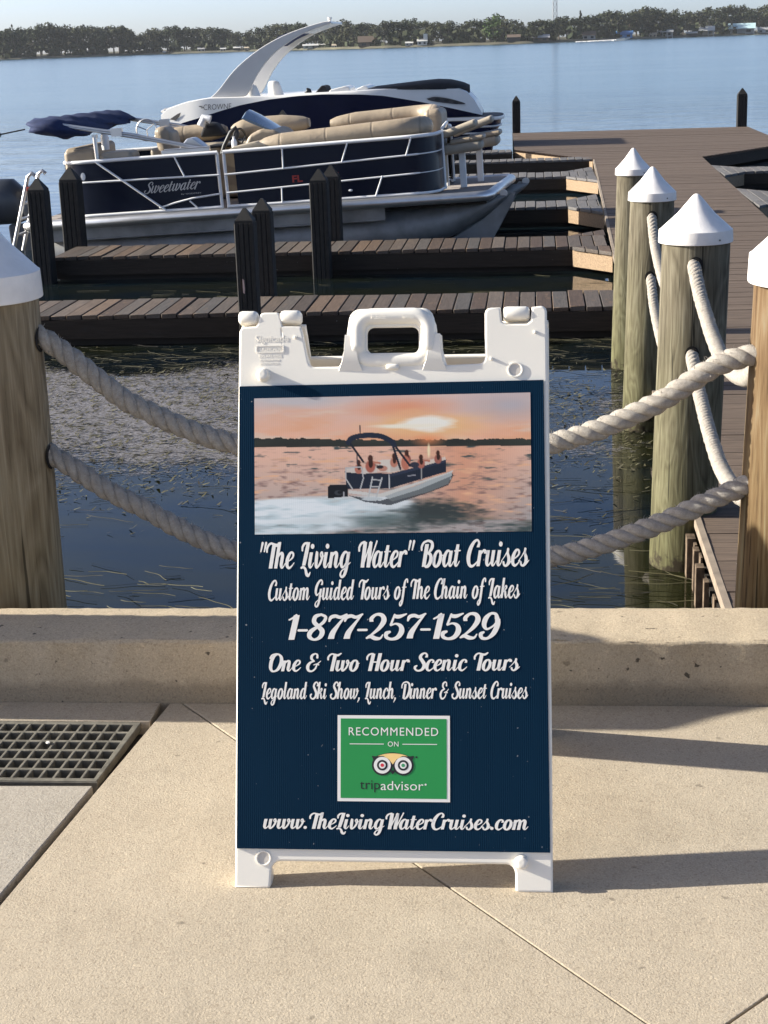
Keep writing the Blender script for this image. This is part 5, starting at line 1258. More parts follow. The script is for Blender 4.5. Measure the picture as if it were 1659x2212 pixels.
b = MB(); b.tube([(0.36, 0.04, 0.70), (0.36, 0.04, 1.0)], 0.028, 10); b.box((0.33, 0.02, 0.99), (0.39, 0.08, 1.03)); b.build('support_post', M['alum'], boat, smooth=50)
b = MB(); b.tube([(-0.55, 0.1, 1.16), (-0.88, 0.05, 1.12)], 0.009, 8); b.tube([(-0.87, 0.05, 1.125), (-0.93, 0.05, 1.115)], 0.035, 10); b.build('bimini_pole_end', M['black'], bim, smooth=50)
# small steering-wheel-like ring and the bow line cleats
b = MB(); b.tube([(0.62+0.14*math.cos(a), BEAM-0.9, 0.99+0.14*math.sin(a)) for a in np.linspace(0, 2*math.pi, 25)], 0.01, 6)
for a in (0.6, 2.7, 4.8): b.tube([(0.62, BEAM-0.9, 0.99), (0.62+0.14*math.cos(a), BEAM-0.9, 0.99+0.14*math.sin(a))], 0.008, 6)
b.build('wheel_ring', M['alum'], boat)
b = MB(); b.lathe([(0.0, 0), (0.05, 0), (0.055, 0.15), (0.045, 0.20), (0, 0.22)], 14, (0.22, 0.9)); b.v = [(x, y, z+0.80) for x, y, z in b.v]; b.build('white_drum', M['rail_white'], boat, smooth=50)
b = MB(); b.loft([[(1.22, BEAM-0.5, 0.82), (1.32, BEAM-0.5, 1.02), (1.48, BEAM-0.5, 0.99), (1.58, BEAM-0.5, 0.82)], [(1.22, BEAM-0.2, 0.82), (1.32, BEAM-0.2, 1.02), (1.48, BEAM-0.2, 0.99), (1.58, BEAM-0.2, 0.82)]]); b.build('black_bag', M['black_canvas'], boat, bevel=0.05)
b = MB(); b.tube([(1.28, BEAM-0.55, 0.98), (1.34, BEAM-0.55, 1.08), (1.42, BEAM-0.55, 1.05)], 0.055, 10); b.build('rolled_towel', M['rail_white'], boat, smooth=50)
# stern boarding ladder and outboard
b = MB()
for y in (0.38, 0.78):
    b.tube([(-0.60, y, 0.56), (-0.64, y, 0.60), (-0.70, y, 0.56), (-0.98, y, -0.22), (-1.05, y, -0.42)], 0.026, 8)
for z in (0.42, 0.22, 0.02, -0.18): 
    xx = -0.70-0.36*(0.56-z); b.tube([(xx, 0.38, z), (xx, 0.78, z)], 0.02, 8)
b.build('boarding_ladder', M['alum'], boat, smooth=50)
b = MB(); b.box((-0.735, 0.35, 0.37), (-0.665, 0.41, 0.43)); b.build('ladder_tape', M['red'], boat, bevel=0.01)
b = MB(); b.box((-0.72, 0.10, -0.14), (-0.55, 0.24, 0.0)); b.build('corner_bumper', M['rail_white'], boat, bevel=0.04, seg=3)
ob = []
for x, w_, z0, z1 in ((-1.66, 0.10, -0.02, 0.26), (-1.58, 0.19, -0.06, 0.40), (-1.35, 0.23, -0.10, 0.52), (-1.0, 0.22, -0.10, 0.50), (-0.86, 0.16, -0.06, 0.36)):
    ob.append([(x-0.22, 1.21+w_*math.cos(a)*1.0, (z0+z1)/2+(z1-z0)/2*math.copysign(abs(math.sin(a))**0.75, math.sin(a))) for a in np.linspace(0, 2*math.pi, 19)[:-1]])
b = MB(); b.loft(ob); om = b.build('outboard_motor', M['dark_grey'], boat, smooth=60)
b = MB(); b.box((-1.35, 1.12, -1.0), (-1.08, 1.30, -0.10)); b.box((-1.15, 1.05, -0.5), (-0.6, 1.37, -0.2)); b.build('motor_leg', M['dark_grey'], om, bevel=0.04)
b = MB(); b.box((-0.66, 0.55, -0.52), (-0.56, 1.9, -0.10)); b.build('motor_pod', M['alum_dull'], boat, bevel=0.03)
tag(bt, 'small white drink bottle standing on the pontoon boat console', 'bottle')
bt.matrix_world = Matrix.Translation(PO) @ Euler((0, -PP, PY), 'XYZ').to_matrix().to_4x4()

# ------------------------------------------------------------------ navy cruiser beyond
CY = 36.0
cq = lambda x, y, dy=0.0: at(x, y, CY+dy)
C0 = cq(345, 246); CX, CZ = C0.x, ZW
cr = empty('cruiser_boat', (CX+3.7, CY+1.2, ZW), 'navy and white sports cruiser with swept radar arch, moored beyond the pontoon boat', 'boat')
def cl(x, y, dy=0.0):
    q = cq(x, y, dy); return q.x-CX-3.7, q.z-ZW
sheer = [cl(*q) for q in ((344, 250), (348, 243), (360, 236), (400, 222), (448, 213), (520, 211), (600, 208), (660, 203), (740, 199), (829, 193), (920, 191), (1000, 194), (1022, 216), (1040, 247))]
navy = [cl(*q) for q in ((344, 290), (370, 277), (395, 265), (430, 255), (475, 240), (520, 227), (580, 215), (640, 207.5), (700, 203.5), (780, 204), (829, 207), (905, 220), (970, 234), (1020, 246), (1040, 251))]
ip = lambda P, x: float(np.interp(x, [p[0] for p in P], [p[1] for p in P]))
xa, xb = sheer[0][0], sheer[-1][0]
rg = []
for t in np.linspace(0, 1, 44):
    x = xa+(xb-xa)*t; zs_, zn = ip(sheer, x), ip(navy, x); zn = min(zn, zs_-0.015)
    hb = 1.22*(1-0.45*max(0, (t-0.55)/0.45)**2.2)*(0.86+0.14*min(1, t*8)); kz = -0.35+0.35*max(0, (t-0.7)/0.3)**2
    ch_ = hb*(0.90-0.25*max(0, (t-0.6)/0.4)); zc = max(0.08, 0.05+0.25*max(0, (t-0.6)/0.4))
    zc = min(zc, zn-0.1); cam_ = 0.02
    rg.append([(x, -hb+0.10, zs_+cam_), (x, -hb+0.02, zs_), (x, -hb-0.0, (zs_+zn)/2), (x, -hb-0.012, zn), (x, -hb*0.5-ch_*0.5-0.01, (zn+zc)/2), (x, -ch_, zc), (x, 0, kz), (x, ch_, zc), (x, hb*0.5+ch_*0.5, (zn+zc)/2), (x, hb+0.012, zn), (x, hb, (zs_+zn)/2), (x, hb-0.02, zs_), (x, hb-0.10, zs_+cam_), (x, 0, zs_-0.05)])
def band(idx, name, mat):
    b = MB(); n = len(rg[0])
    for i in range(len(rg)-1):
        for k in idx: b.add([rg[i][k], rg[i][(k+1) % n], rg[i+1][(k+1) % n], rg[i+1][k]], [(0, 1, 2, 3)])
    if name == 'hull':
        for e in (0, -1): b.add([rg[e][k] for k in range(3, 10)], [tuple(range(7))])
    else:
        for e in (0, -1): b.add([rg[e][k] for k in (9, 10, 11, 12, 13, 0, 1, 2, 3)], [tuple(range(9))])
    bm_o = b.build(name, mat, cr, fixn=False)
    bm = bmesh.new(); bm.from_mesh(bm_o.data); bmesh.ops.remove_doubles(bm, verts=bm.verts, dist=0.0005); bmesh.ops.recalc_face_normals(bm, faces=bm.faces); bm.to_mesh(bm_o.data); bm.free()
    bm_o.data.polygons.foreach_set('use_smooth', [True]*len(bm_o.data.polygons)); bm_o.data.set_sharp_from_angle(angle=R(40)); return bm_o
hull = band((3, 4, 5, 6, 7, 8), 'hull', M['navy_hull']); deckp = band((0, 1, 2, 9, 10, 11, 12, 13), 'topside', M['hull_white'])
# platform at the dock end
b = MB(); x0, z0 = cl(962, 262); x1, _ = cl(1088, 252); z1 = cl(1088, 251)[1]
pts = []; 
for k in range(25):
    a = R(-90+180*k/24); pts.append((x0+1.0+(x1-x0-1.0)*math.cos(a), 0.98*math.sin(a)))
pts = [(x0-0.3, -0.98)]+pts+[(x0-0.3, 0.98)]
b.prism(pts, z1-0.09, z1-0.012); b.build('platform', M['hull_white'], cr, bevel=0.02)
b = MB(); b.prism([(x0-0.3+(x+0.3-x0)*0.985, y*0.965) for x, y in pts], z1-0.011, z1); b.build('platform_pad', M['deckdark'], cr)
rings = []
for k_, z in ((0.98, z1-0.095), (0.95, z1-0.25), (0.88, z1-0.42), (0.80, -0.2)): rings.append([(x0-0.3+(x+0.3-x0)*(k_*0.98), y*k_) for x, y in pts])
b = MB(); b.loft([[(x, y, z) for x, y in rg_] for rg_, z in zip(rings, (z1-0.095, z1-0.25, z1-0.42, -0.2))]); b.build('lower_hull', M['navy_hull'], cr, smooth=50)
for dz, k in ((-0.22, 0.965), (-0.36, 0.93)):
    b = MB(); b.tube([(x0-0.3+(x+0.3-x0)*(k*0.985), y*k, z1+dz) for x, y in pts], 0.022, 6); b.build('spray_strake', M['hull_grey'], cr, smooth=50)
# black bow cover
rings = []
prof = [cl(*q) for q in ((800, 190), (845, 184), (900, 177), (940, 173), (970, 174), (995, 180), (1010, 186))]
for i, t in enumerate(np.linspace(0, 1, 16)):
    x = prof[0][0]+(prof[-1][0]-prof[0][0])*t; zt_ = ip(prof, x); zb = ip(sheer, min(x, sheer[-3][0]))+0.02; hb = 1.12*(1-0.42*max(0, (t-0.3)/0.7)**2)
    e = 1.0 if t < 0.9 else math.sqrt(max(0.05, 1-((t-0.9)/0.105)**2)); hh = max(zt_-zb, 0.03)
    rings.append([(x, hb*e*math.cos(a), zb-0.03+(hh+0.03)*(math.sin(a)**0.6 if math.sin(a) > 0 else 0)) for a in np.linspace(math.pi, 0, 13)]+[(x, hb*e*0.8, zb-0.12), (x, -hb*e*0.8, zb-0.12)])
b = MB(); b.loft(rings); b.build('bow_cover', M['black_canvas'], cr, smooth=60)
# portholes panel, lettering, vent on the near side
def CF(x, y, dy=-0.02):
    q = at(x, y, CY+dy); return (q.x-CX-3.7, dy-1.2, q.z-ZW)
def side_y(X):
    t = (X-xa)/(xb-xa); return -1.22*(1-0.45*max(0, (t-0.55)/0.45)**2.2)*(0.86+0.14*min(1, t*8))
def on_side(px, py, w):
    X, Z = cl(px, py); y = side_y(X)
    X, Z = cl(px, py, 1.2+y); return (X, side_y(X)-0.016-w, Z)
b = MB(); P = crom([(922, 213), (940, 209), (970, 213), (1000, 221), (1004, 225), (985, 225), (950, 221), (928, 217), (922, 213)], 5)
b.add([on_side(x, y, 0.004) for x, y in P], [tuple(range(len(P)))]); ph = b.build('porthole_panel', M['deckdark'], cr)
b = MB(); b.add([on_side(932+(x-932)*1.0, y, 0.002) for x, y in [((q[0]-963)*1.05+963, (q[1]-217)*1.35+217) for q in P]], [tuple(range(len(P)))]); b.build('porthole_trim', M['hull_grey'], ph)
for x, y in ((945, 214.5), (965, 217), (985, 221)):
    b = MB(); b.add([on_side(x+6*math.cos(a), y+2.8*math.sin(a), 0.010) for a in np.linspace(0, 6.283, 17)[:-1]], [tuple(range(16))]); b.build('porthole', M['black'], ph)
b = MB(); text_fit('CROWNE', 440, 500, -236.5, -224.5, lambda x, y, w: on_side(x, -y-(x-470)*0.045, 0.004), b, 0.0, 0.0, -0.01)
b.add([on_side(*q, 0.004) for q in ((429, 229), (438, 228.5), (438, 230), (432, 231))], [(0, 1, 2, 3)]); b.add([on_side(*q, 0.004) for q in ((433, 232.5), (440, 231.5), (440, 233), (436, 234))], [(0, 1, 2, 3)])
b.build('boat_name', M['deckdark'], cr, fixn=False)
b = MB()
for tri in (((366, 258), (384, 246), (391, 243), (388, 252), (380, 260)), ):
    b.add([on_side(*q, 0.004) for q in tri], [tuple(range(len(tri)))])
b.build('engine_vent', M['deckdark'], cr)
# swept arch: two legs and a top bridge
outer = [(449, 214), (470, 194), (502, 153), (540, 119), (580, 92), (630, 68), (688, 49), (713, 45)]
inner = [(714, 50), (690, 58), (650, 74), (612, 98), (580, 126), (556, 158), (540, 190), (530, 208)]
O_ = [q for q in crom(outer, 4)]; I_ = [q for q in crom(inner, 4)]
def leg(dy, name, mat, th):
    P = [cl(q[0], q[1]) for q in O_+I_]
    b = MB(); b.loft([[(x, dy-th, z) for x, z in P], [(x, dy+th, z) for x, z in P]])
    return b.build(name, mat, cr, bevel=0.02)
arch = leg(-1.02, 'arch_leg', M['hull_grey'], 0.06); leg(1.02, 'arch_leg', M['hull_white'], 0.06)  # near leg toned grey for shade, far leg lighter as if lit
b = MB(); P = [cl(*q) for q in ((640, 67), (690, 49.5), (712, 45.5), (713, 50), (690, 57), (650, 72))]
b.loft([[(x, -0.958, z-0.004) for x, z in P], [(x, 0.958, z-0.004) for x, z in P]]); b.build('arch_bridge', M['hull_white'], cr, bevel=0.01)
b = MB(); x, z = cl(705, 46); b.tube([(x, -0.6, z-0.02), (x, -0.6, z+0.05)], 0.035, 10); b.tube([(x, -0.6, z+0.05), (x, -0.6, z+0.09)], 0.05, 10); b.build('anchor_light', M['hull_white'], cr, smooth=50)
P = [cl(*q) for q in ((578, 98), (600, 82), (640, 68), (650, 72), (612, 90), (588, 106))]
b = MB(); b.loft([[(x, -0.955, z+0.04) for x, z in P], [(x, 0.955, z+0.04) for x, z in P]]); b.build('arch_canopy', M['navy_canvas'], cr, bevel=0.03)
# speaker pods, coaming, seat backs, bow rail
for x_, y0, y1, dy in ((535, 212, 184, -0.75), (572, 212, 178, 0.2)):
    x, zb = cl(x_+4, y0); _, zt2 = cl(x_, y1)
    b = MB(); h = zt2-zb
    b.loft([[(x-0.0+0.02*k+u*w_, dy+v*w_, zb+h*k) for u, v in [(math.cos(2*math.pi*j/14), math.sin(2*math.pi*j/14)) for j in range(14)]] for k, w_ in ((-0.2, 0.19), (0.3, 0.17), (0.7, 0.145), (0.92, 0.12), (1.0, 0.06))])
    b.v = [(X-(Z-zb)*0.22, Y_, Z) for X, Y_, Z in b.v]; sp = b.build('speaker_pod', M['hull_white'], cr, smooth=60)
    b = MB(); b.lathe([(0.085, 0), (0.085, 0.02), (0, 0.024)], 16); b.v = [(x+0.06+Z-h*0.2, dy+Y_*0.9, zb+h*0.86+X*0.5) for X, Y_, Z in b.v]; b.build('speaker_cone', M['black'], sp)
for (xl, xr, yt, yb, y0, y1, mt) in ((700, 752, 188, 200, -0.9, 0.2, 'hull_white'), (672, 700, 186, 201, -0.8, 0.0, 'black_canvas'), (756, 790, 187, 199, -0.7, 0.9, 'hull_white'), (648, 668, 190, 202, -0.95, -0.85, 'black')):
    xl_, zt3 = cl(xl, yt); xr_, zb3 = cl(xr, yb)
    b = MB(); b.loft([[(xl_-0.1, y, zb3-0.15), (xl_+0.1, y, (zt3+zb3)/2), (xr_-0.1, y, zt3), (xr_, y, zt3-0.03), (xr_+0.05, y, zb3-0.15)] for y in (y0, y1)]); b.build('cockpit_seat' if mt != 'black' else 'grab_handle', M[mt], cr, bevel=0.03)
b = MB()
q = [cl(*p) for p in ((338, 244), (345, 238), (372, 234), (400, 230))]
b.tube([(x, -0.7, z+0.0) for x, z in q], 0.022, 8); b.tube([(q[0][0], -0.7, q[0][1]), (q[0][0], 0.7, q[0][1]+0.02)], 0.022, 8); b.tube([(x, 0.7, z+0.0) for x, z in q], 0.022, 8)
b.build('stern_rail', M['alum'], cr, smooth=50)

# ------------------------------------------------------------------ floating weed
def weeds():
    rs = random.Random(21)
    def cover(x, y):
        yt = 13.5 if x < -1.2 else 12.4
        c = min(1, max(0, (y-8.7)/1.7))*min(1, max(0, (yt+0.35*math.sin(x*2.3)-y)/0.7))
        c *= 1.0 if x < -1.2 else max(0.45, 1.0-(x+1.2)*0.3)
        return c
    NX, NY = 70, 70; X0, X1, Y0, Y1 = -5.6, 0.74, 8.2, 14.12
    vs = []; cv = []
    for j in range(NY+1):
        for i in range(NX+1):
            x, y = X0+(X1-X0)*i/NX, Y0+(Y1-Y0)*j/NY; vs.append((x, y, ZW+0.004)); cv.append(cover(x, y))
    fs = [(j*(NX+1)+i, j*(NX+1)+i+1, (j+1)*(NX+1)+i+1, (j+1)*(NX+1)+i) for j in range(NY) for i in range(NX)]
    m = MB(); m.add(vs, fs); o = m.build('weed_scum', M['scum'], None, fixn=False)
    ca = o.data.color_attributes.new('cover', 'FLOAT_COLOR', 'POINT')
    for i, c in enumerate(cv): ca.data[i].color = (c, c, c, 1)
    tag(o, kind='stuff')
    m = MB(); n = 0
    while n < 15000:
        x, y = rs.uniform(X0, X1), rs.uniform(8.3, 14.1)
        if rs.random() > cover(x, y)**1.2*0.9+0.05: continue
        n += 1; a = rs.gauss(0, 0.9); l = rs.uniform(0.006, 0.026); w = l*rs.uniform(0.15, 0.5); c, s = math.cos(a), math.sin(a); z = ZW+0.006
        tz = rs.uniform(0, 0.014)
        m.add([(x-c*l-s*w, y-s*l+c*w, z), (x-c*l+s*w, y-s*l-c*w, z), (x+c*l+s*w*0.4, y+s*l-c*w*0.4, z+tz), (x+c*l-s*w*0.4, y+s*l+c*w*0.4, z+tz)], [(0, 1, 2, 3)])
    def strand(x, y, a, l, w):
        p = []; k = 9; cur = rs.uniform(-0.9, 0.9); wob = rs.uniform(0, 6)
        for i in range(k+1):
            p.append((x, y)); a2 = a+cur*(i/k-0.5)+0.16*math.sin(wob+i*1.1); x += math.cos(a2)*l/k; y += math.sin(a2)*l/k
        vs = []
        for i, (px, py) in enumerate(p):
            ww = w*(1-0.8*abs(i/k-0.4)); vs += [(px-math.sin(a)*ww, py+math.cos(a)*ww, ZW+0.006), (px+math.sin(a)*ww, py-math.cos(a)*ww, ZW+0.008)]
        m.add(vs, [(2*i, 2*i+1, 2*i+3, 2*i+2) for i in range(k)])
    for cx, cy, sx_, sy_, n, am in ((-1.75, 6.5, 0.42, 0.40, 130, -0.35), (-2.0, 7.3, 0.5, 0.3, 60, -0.3), (0.35, 6.9, 0.4, 0.6, 120, -0.25), (0.2, 8.4, 0.5, 0.8, 110, -0.1), (-2.6, 9.4, 1.2, 0.8, 120, 0.1), (-2.4, 13.5, 1.7, 0.35, 420, 0.15), (0.2, 12.6, 0.5, 1.2, 260, -0.1), (-2.5, 16.5, 2.5, 1.0, 160, 0)):
        for _ in range(n): strand(rs.gauss(cx, sx_), min(rs.gauss(cy, sy_), 14.05 if cy < 15 else 30), rs.gauss(am, 0.35)+(math.pi if rs.random() < 0.5 else 0), rs.uniform(0.05, 0.38), rs.uniform(0.0008, 0.003))
    tag(m.build('floating_weed', M['weed'], None, fixn=False), kind='stuff')
weeds()
# bits of light debris caught along the back edge of the nearest finger pier
m = MB(); rs = random.Random(8)
for x in (-4.2, -3.75, -3.6, -3.5, -2.2, -2.0, -1.75):
    m.loft([[(x+dx*k, 15.16, ZW+0.008+0.01*s) for dx, s in ((-0.05, 0), (-0.03, 1), (0.03, 1), (0.05, 0))] for k in (1, )]+[[(x+dx, 15.2, ZW+0.008+0.01*s) for dx, s in ((-0.05, 0), (-0.03, 1), (0.03, 1), (0.05, 0))]])
tag(m.build('floating_foam', M['ink_white'], None), kind='stuff')

# ------------------------------------------------------------------ far shore
SX_ = [-60, 0, 300, 530, 700, 830, 1150, 1400, 1560, 1720]; SD_ = [860, 880, 930, 900, 800, 735, 710, 820, 890, 920]
def dist(x): return float(np.interp(x, SX_, SD_))
def shore_pt(x, extra=0.0, y=100):
    d = ray(x, 98-0.033*(x-830)); h = Vector((d.x, d.y, 0)).normalized(); return CAM*0+h*(dist(x)+extra)
m = MB(); fr = []; bk = []
for x in np.linspace(-300, 1960, 120):
    p = shore_pt(float(np.clip(x, -60, 1720))) if -60 <= x <= 1720 else shore_pt(float(x)); q = Vector((p.x, p.y, 0))*1.13
    j = 1+0.004*math.sin(x*0.11)+0.003*math.sin(x*0.31)
    fr.append((p.x*j, p.y*j, ZW+0.02)); bk.append((q.x, q.y, ZW+2.2))
rows = [[(a[0], a[1], ZW-0.6) for a in fr], fr, [(a[0]*1.006, a[1]*1.006, ZW+0.9) for a in fr], bk]
m.loft(rows, caps=False, closed=False)
tag(m.build('far_shore', M['shore'], smooth=60), kind='structure')
PXM = lambda x, e=0.0: (dist(x)+e)/3500.0                    # metres per photo unit at the shore
def crown(seed, pine=False, n=620):
    rs = random.Random(seed); b = MB(); lobes = []
    if pine:
        for k in range(9): lobes.append((rs.uniform(-0.05, 0.05), rs.uniform(-0.05, 0.05), 0.25+0.08*k, 0.16*(1-k/10.5), 0.06))
    else:
        lobes.append((0, 0, 0.5, 0.30, 0.30))
        for k in range(8):
            a = rs.uniform(0, 6.28); r = rs.uniform(0.12, 0.30); z = rs.uniform(0.25, 0.80); lobes.append((r*math.cos(a), r*math.sin(a), z, rs.uniform(0.14, 0.24), rs.uniform(0.10, 0.19)))
        lobes.append((rs.uniform(-0.08, 0.08), 0, 0.83, 0.17, 0.15))
    for _ in range(n):
        cx, cy, cz, lr, lz = rs.choice(lobes); u = Vector((rs.gauss(0, 1), rs.gauss(0, 1), rs.gauss(0, 1))).normalized(); k = rs.random()**0.3
        p = Vector((cx+u.x*lr*k, cy+u.y*lr*k, cz+u.z*lz*k)); s = rs.uniform(0.018, 0.046)*(0.6 if pine else 1)
        nrm = (u+Vector((rs.gauss(0, 0.6), rs.gauss(0, 0.6), rs.gauss(0, 0.6)+0.3))).normalized(); a = nrm.orthogonal().normalized(); c = nrm.cross(a)
        th = rs.uniform(0, 6.28); a, c = a*math.cos(th)+c*math.sin(th), c*math.cos(th)-a*math.sin(th)
        q = [p+(a*math.cos(w)+c*math.sin(w))*s*rs.uniform(0.7, 1.15) for w in (0, 1.05, 2.1, 3.14, 4.2, 5.24)]; b.add(q, [tuple(range(6))])
    return b
def tree_proto(name, seed, mat, label, pine=False, n=620):
    t = empty(name, (0, 0, 0), label, 'tree', 'trees on the far shore')
    crown(seed, pine, n).build('crown', mat, t, fixn=False)
    b = MB(); b.tube([(0, 0, -0.03), (0.01, 0, 0.2), (0.0, 0.01, 0.45), (0.02, 0, 0.7)], 0.02, 7, True, [0.03, 0.022, 0.018, 0.006])
    for a in (0.5, 2.4, 4.4): b.tube([(0.005, 0, 0.3), (0.13*math.cos(a), 0.13*math.sin(a), 0.5), (0.2*math.cos(a), 0.2*math.sin(a), 0.62)], 0.01, 5, True, [0.013, 0.008, 0.003])
    b.build('trunk', M['bark'], t, smooth=60); return t
TOPX = [0, 15, 28, 50, 100, 130, 165, 190, 220, 250, 280, 300, 330, 360, 390, 430, 465, 500, 530, 560, 590, 640, 670, 700, 740, 770, 800, 829, 860, 894, 920, 950, 995, 1040, 1070, 1100, 1140, 1175, 1210, 1240, 1252, 1270, 1315, 1355, 1394, 1430, 1470, 1500, 1530, 1555, 1580, 1620, 1659]
TOPY = [66, 64, 62, 62, 49, 53, 57, 51, 62, 54, 62, 69, 61, 60, 55, 59, 57, 62, 67, 60, 51, 45, 57, 58, 40, 48, 50, 48, 45, 36, 45, 43, 47, 40, 30, 40, 47, 40, 36, 33, 40, 37, 24, 28, 15, 22, 20, 25, 13, 26, 9, 18, 10]
protos = [tree_proto('shore_tree', 100+i, M['leaf'], 'dark rounded tree in the woods along the far shore') for i in range(9)]
used = [False]*9; rs = random.Random(5)
def put_tree(i, x, ytop, extra, wide):
    p = shore_pt(x, extra); dd = dist(x)+extra
    yb = 98-0.0332*(x-830)-7+2.55/dd*3500                         # rough waterline row of the photo
    hzn = 90.2-0.0332*(x-829.5)
    H = CAMZ-ZW-0.8+(hzn-ytop)*dd/3500
    t = protos[i] if not used[i] else copy_tree(protos[i]); used[i] = True
    t.location = (p.x, p.y, ZW+0.8); t.scale = (H*wide, H*wide, H); t.rotation_euler = (0, 0, rs.uniform(0, 6.28)); return t
x = -14.0
while x < 1680:
    yt = float(np.interp(x, TOPX, TOPY)); put_tree(rs.randrange(9), x, yt+rs.uniform(-2, 9), rs.uniform(12, 30), rs.uniform(0.85, 1.2)); x += rs.uniform(13, 21)
x = -10.0
while x < 1680:
    yt = float(np.interp(x, TOPX, TOPY)); put_tree(rs.randrange(9), x, yt+rs.uniform(0, 5), rs.uniform(45, 70), rs.uniform(0.8, 1.1)); x += rs.uniform(17, 26)
for i in range(9):
    if not used[i]:
        for c in kids(protos[i]): bpy.data.objects.remove(c)
        bpy.data.objects.remove(protos[i])
def special(name, seed, mat, label, x, ytop, extra, wide, pine=False):
    t = tree_proto(name, seed, mat, label, pine); p = shore_pt(x, extra); dd = dist(x)+extra
    H = CAMZ-ZW-0.8+(90.2-0.0332*(x-829.5)-ytop)*dd/3500; t.location = (p.x, p.y, ZW+0.8); t.scale = (H*wide, H*wide, H)
special('shore_tree', 300, M['leaf_bright'], 'bright green tree standing out from the dark woods on the far shore', 1068, 30, 10, 0.95)
special('shore_pine', 301, M['leaf'], 'narrow pointed evergreen rising above the woods right of the radio mast', 1253, 24, 40, 0.8, True)
special('shore_pine', 302, M['leaf'], 'tall thin tree sticking up at the left end of the far woods', 29, 55, 45, 0.7, True)
# undergrowth along the bank
m = MB(); rs = random.Random(9)
for _ in range(5200):
    x = rs.uniform(-30, 1690); 
    if math.sin(x*0.045)+math.sin(x*0.117+1) < -0.9: continue
    p = shore_pt(x, rs.uniform(6, 26)); s = rs.uniform(0.5, 1.5); c = Vector((p.x, p.y, ZW+0.9+rs.random()**1.6*5.5)); u = Vector((rs.gauss(0, 1), rs.gauss(0, 1), rs.gauss(0, 1))).normalized(); a = u.orthogonal()*s; e = u.cross(a)*0.8
    m.add([c+a, c+e, c-a, c-e], [(0, 1, 2, 3)])
tag(m.build('shore_undergrowth', M['leaf'], fixn=False), kind='stuff')
# houses and boathouses
def house(x, wpx, hpx, wall_m, roof_m, label, gable=0.45, extra=4, name='house', win=2, depth=7.0, porch=False):
    s = PXM(x, extra); p = shore_pt(x, extra); ang = math.atan2(-p.x, p.y)
    W, Hh = wpx*s, hpx*s; zb = ZW+0.6
    t = empty(name, (p.x, p.y, zb), label, 'house', None, (0, 0, ang)); hw = Hh*(1-gable)
    b = MB()
    if porch:
        b.box((-W/2, 2.2, 0), (W/2, depth, hw))
    else: b.box((-W/2, 0, 0), (W/2, depth, hw))
    b.build('wall', M[wall_m], t)
    b = MB(); e = 0.05*W; b.loft([[(-W/2-e, -0.5, hw), (-W/2-e, depth/2, Hh), (-W/2-e, depth+0.5, hw), (-W/2-e, depth/2, hw-0.12)], [(W/2+e, -0.5, hw), (W/2+e, depth/2, Hh), (W/2+e, depth+0.5, hw), (W/2+e, depth/2, hw-0.12)]])
    b.build('roof', M[roof_m], t)
    y0 = 2.2 if porch else 0
    for k in range(win):
        xx = -W/2+W*(k+0.5)/win; b = MB(); b.box((xx-W*0.22/win*1.0, y0-0.05, hw*0.3), (xx+W*0.22/win, y0-0.003, hw*0.78)); b.build('window', M['h_dark'], t)
    if porch:
        for k in range(4):
            xx = -W/2+0.1+(W-0.2)*k/3; b = MB(); b.box((xx-0.12, -0.3, -0.8), (xx+0.12, -0.06, hw-0.02)); b.build('porch_post', M['h_white'], t)
    return t
for a in ((435, 15, 9, 'h_grey', 'h_grey', 'small grey house at the foot of the woods on the far left shore', 0.4),
          (482, 12, 7, 'h_grey', 'h_white', 'low house with a pale roof, left of the radar arch', 0.4), (512, 14, 8, 'h_dark', 'h_white', 'dark boathouse under a white roof, just left of the radar arch', 0.35),
          (534, 11, 7, 'h_tan', 'h_tan', 'small beige shed close to the radar arch', 0.35),
          (355, 6, 4, 'h_white', 'h_white', 'tiny white hut in the dark woods at left', 0.4),
          (722, 10, 8, 'h_white', 'h_tan', 'small white house just right of the arch tip', 0.4), (797, 42, 22, 'h_brown', 'h_brown', 'wide brown gabled house half hidden in the woods', 0.55),
          (884, 16, 9, 'h_grey', 'h_white', 'small grey house beside the white chimney house', 0.4),
          (1110, 26, 16, 'h_dark', 'h_brown', 'dark two storey boathouse right of the bright green tree', 0.35), (1167, 36, 14, 'h_brown', 'h_grey', 'long low brown house under the radio mast', 0.45),
          (1272, 27, 17, 'h_grey', 'h_brown', 'grey gabled house between trees, right of the mast', 0.5), (1349, 32, 15, 'h_blue', 'h_blue', 'bright blue boathouse near the speeding motorboat', 0.4),
          (1410, 16, 9, 'h_tan', 'h_tan', 'plain tan cabin beside the porched cottage', 0.4), (1650, 24, 12, 'h_white', 'h_grey', 'white boathouse at the far right edge', 0.4)):
    house(*a[:6], a[6])
house(1437, 30, 14, 'h_grey', 'h_white', 'cottage with a white roof and porch posts over the water', 0.35, porch=True)
house(1524, 34, 18, 'h_tan', 'h_white', 'white gabled house with a wide porch at right', 0.5, porch=True)
house(1602, 50, 21, 'h_grey', 'h_teal', 'largest waterside house with a pale teal roof at right', 0.5, porch=True)
house(1494, 22, 8, 'h_dark', 'h_white', 'low dark boathouse left of the white gabled house', 0.4)
t = house(912, 20, 13, 'h_white', 'h_white', 'small white house with a square chimney tower', 0.35)
b = MB(); b.box((0.6, 1.0, 1.0), (2.4, 3.0, 4.8)); b.build('chimney', M['h_white'], t)
t = house(683, 52, 9, 'h_white', 'h_white', 'long white boathouse with docks, behind the radar arch tip', 0.35, porch=True, win=4)
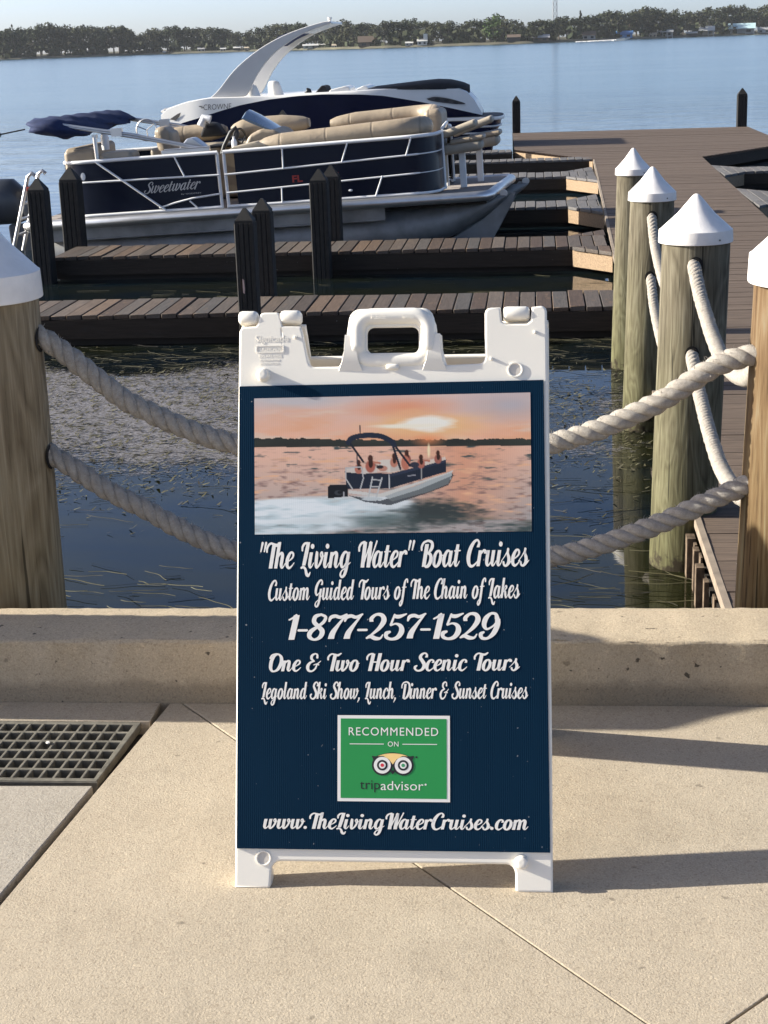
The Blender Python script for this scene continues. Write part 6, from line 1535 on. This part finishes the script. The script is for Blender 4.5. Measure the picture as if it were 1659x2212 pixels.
# radio mast
p = shore_pt(1199, 120); mast = empty('radio_mast', (p.x, p.y, ZW), 'tall lattice radio mast rising behind the far woods', 'radio mast'); b = MB()
for sx, sy in ((-1, -1), (1, -1), (1, 1), (-1, 1)): b.tube([(sx*1.1, sy*1.1, 0), (sx*0.75, sy*0.75, 55)], 0.16, 5)
for k in range(18):
    z0, z1 = 3*k, 3*k+3; r0, r1 = 1.1-0.0064*z0, 1.1-0.0064*z1
    for a in ((-1, -1), (1, -1), (1, 1), (-1, 1)):
        c = (-a[1], a[0]); b.tube([(a[0]*r0, a[1]*r0, z0), (c[0]*r1, c[1]*r1, z1)], 0.10, 4); b.tube([(a[0]*r1, a[1]*r1, z1), (c[0]*r1, c[1]*r1, z1)], 0.08, 4)
b.build('lattice', M['h_grey'], mast)
# motorboat far out
p = gz(1345, 81.5, ZW); p = shore_pt(1345, -110); t = empty('motorboat', (p.x, p.y, ZW), 'tiny white motorboat speeding along the far shore', 'boat', None, (0, 0, math.atan2(-p.x, p.y)))
b = MB(); b.loft([[(-2.6, -0.9, 0.0), (-2.6, 0.9, 0.0), (-2.6, 0.9, 0.75), (-2.6, -0.9, 0.75)], [(1.0, -0.95, 0.1), (1.0, 0.95, 0.1), (1.0, 1.0, 0.95), (1.0, -1.0, 0.95)], [(3.0, -0.1, 0.7), (3.0, 0.1, 0.7), (3.0, 0.15, 1.25), (3.0, -0.15, 1.25)]]); b.build('hull', M['h_white'], t)
b = MB(); b.loft([[(-0.4, -0.7, 0.9), (0.9, -0.7, 0.95), (0.4, -0.6, 1.6), (-0.2, -0.6, 1.6)], [(-0.4, 0.7, 0.9), (0.9, 0.7, 0.95), (0.4, 0.6, 1.6), (-0.2, 0.6, 1.6)]]); b.build('windscreen', M['glass'], t)
b = MB(); rs = random.Random(2)
for k in range(160):
    u = rs.random()**1.3; b.lathe([(0.001, 0), (0.35, 0.05), (0.28, 0.2+0.25*(1-u)), (0.01, 0.3+0.3*(1-u))], 6, (-2.6-u*16, rs.gauss(0, 0.3+u*0.7)))
w_ = b.build('wake', M['ink_white'], None); w_.location = t.location; w_.rotation_euler = t.rotation_euler; tag(w_, kind='stuff')

# ------------------------------------------------------------------ air
HAZE = True
if HAZE:
    b = MB(); b.box((-980, -12, -4.5), (980, 1250, 62)); hz = b.build('haze', M.setdefault('hz', bpy.data.materials.new('air')), None)
    tag(hz, kind='stuff'); hm = M['hz']; hm.use_nodes = True; nt = hm.node_tree; nt.nodes.clear()
    o = nt.nodes.new('ShaderNodeOutputMaterial'); v = nt.nodes.new('ShaderNodeVolumePrincipled')
    v.inputs['Color'].default_value = (0.86, 0.9, 0.95, 1); v.inputs['Density'].default_value = 0.00007; v.inputs['Anisotropy'].default_value = 0.0
    nt.links.new(v.outputs[0], o.inputs['Volume'])
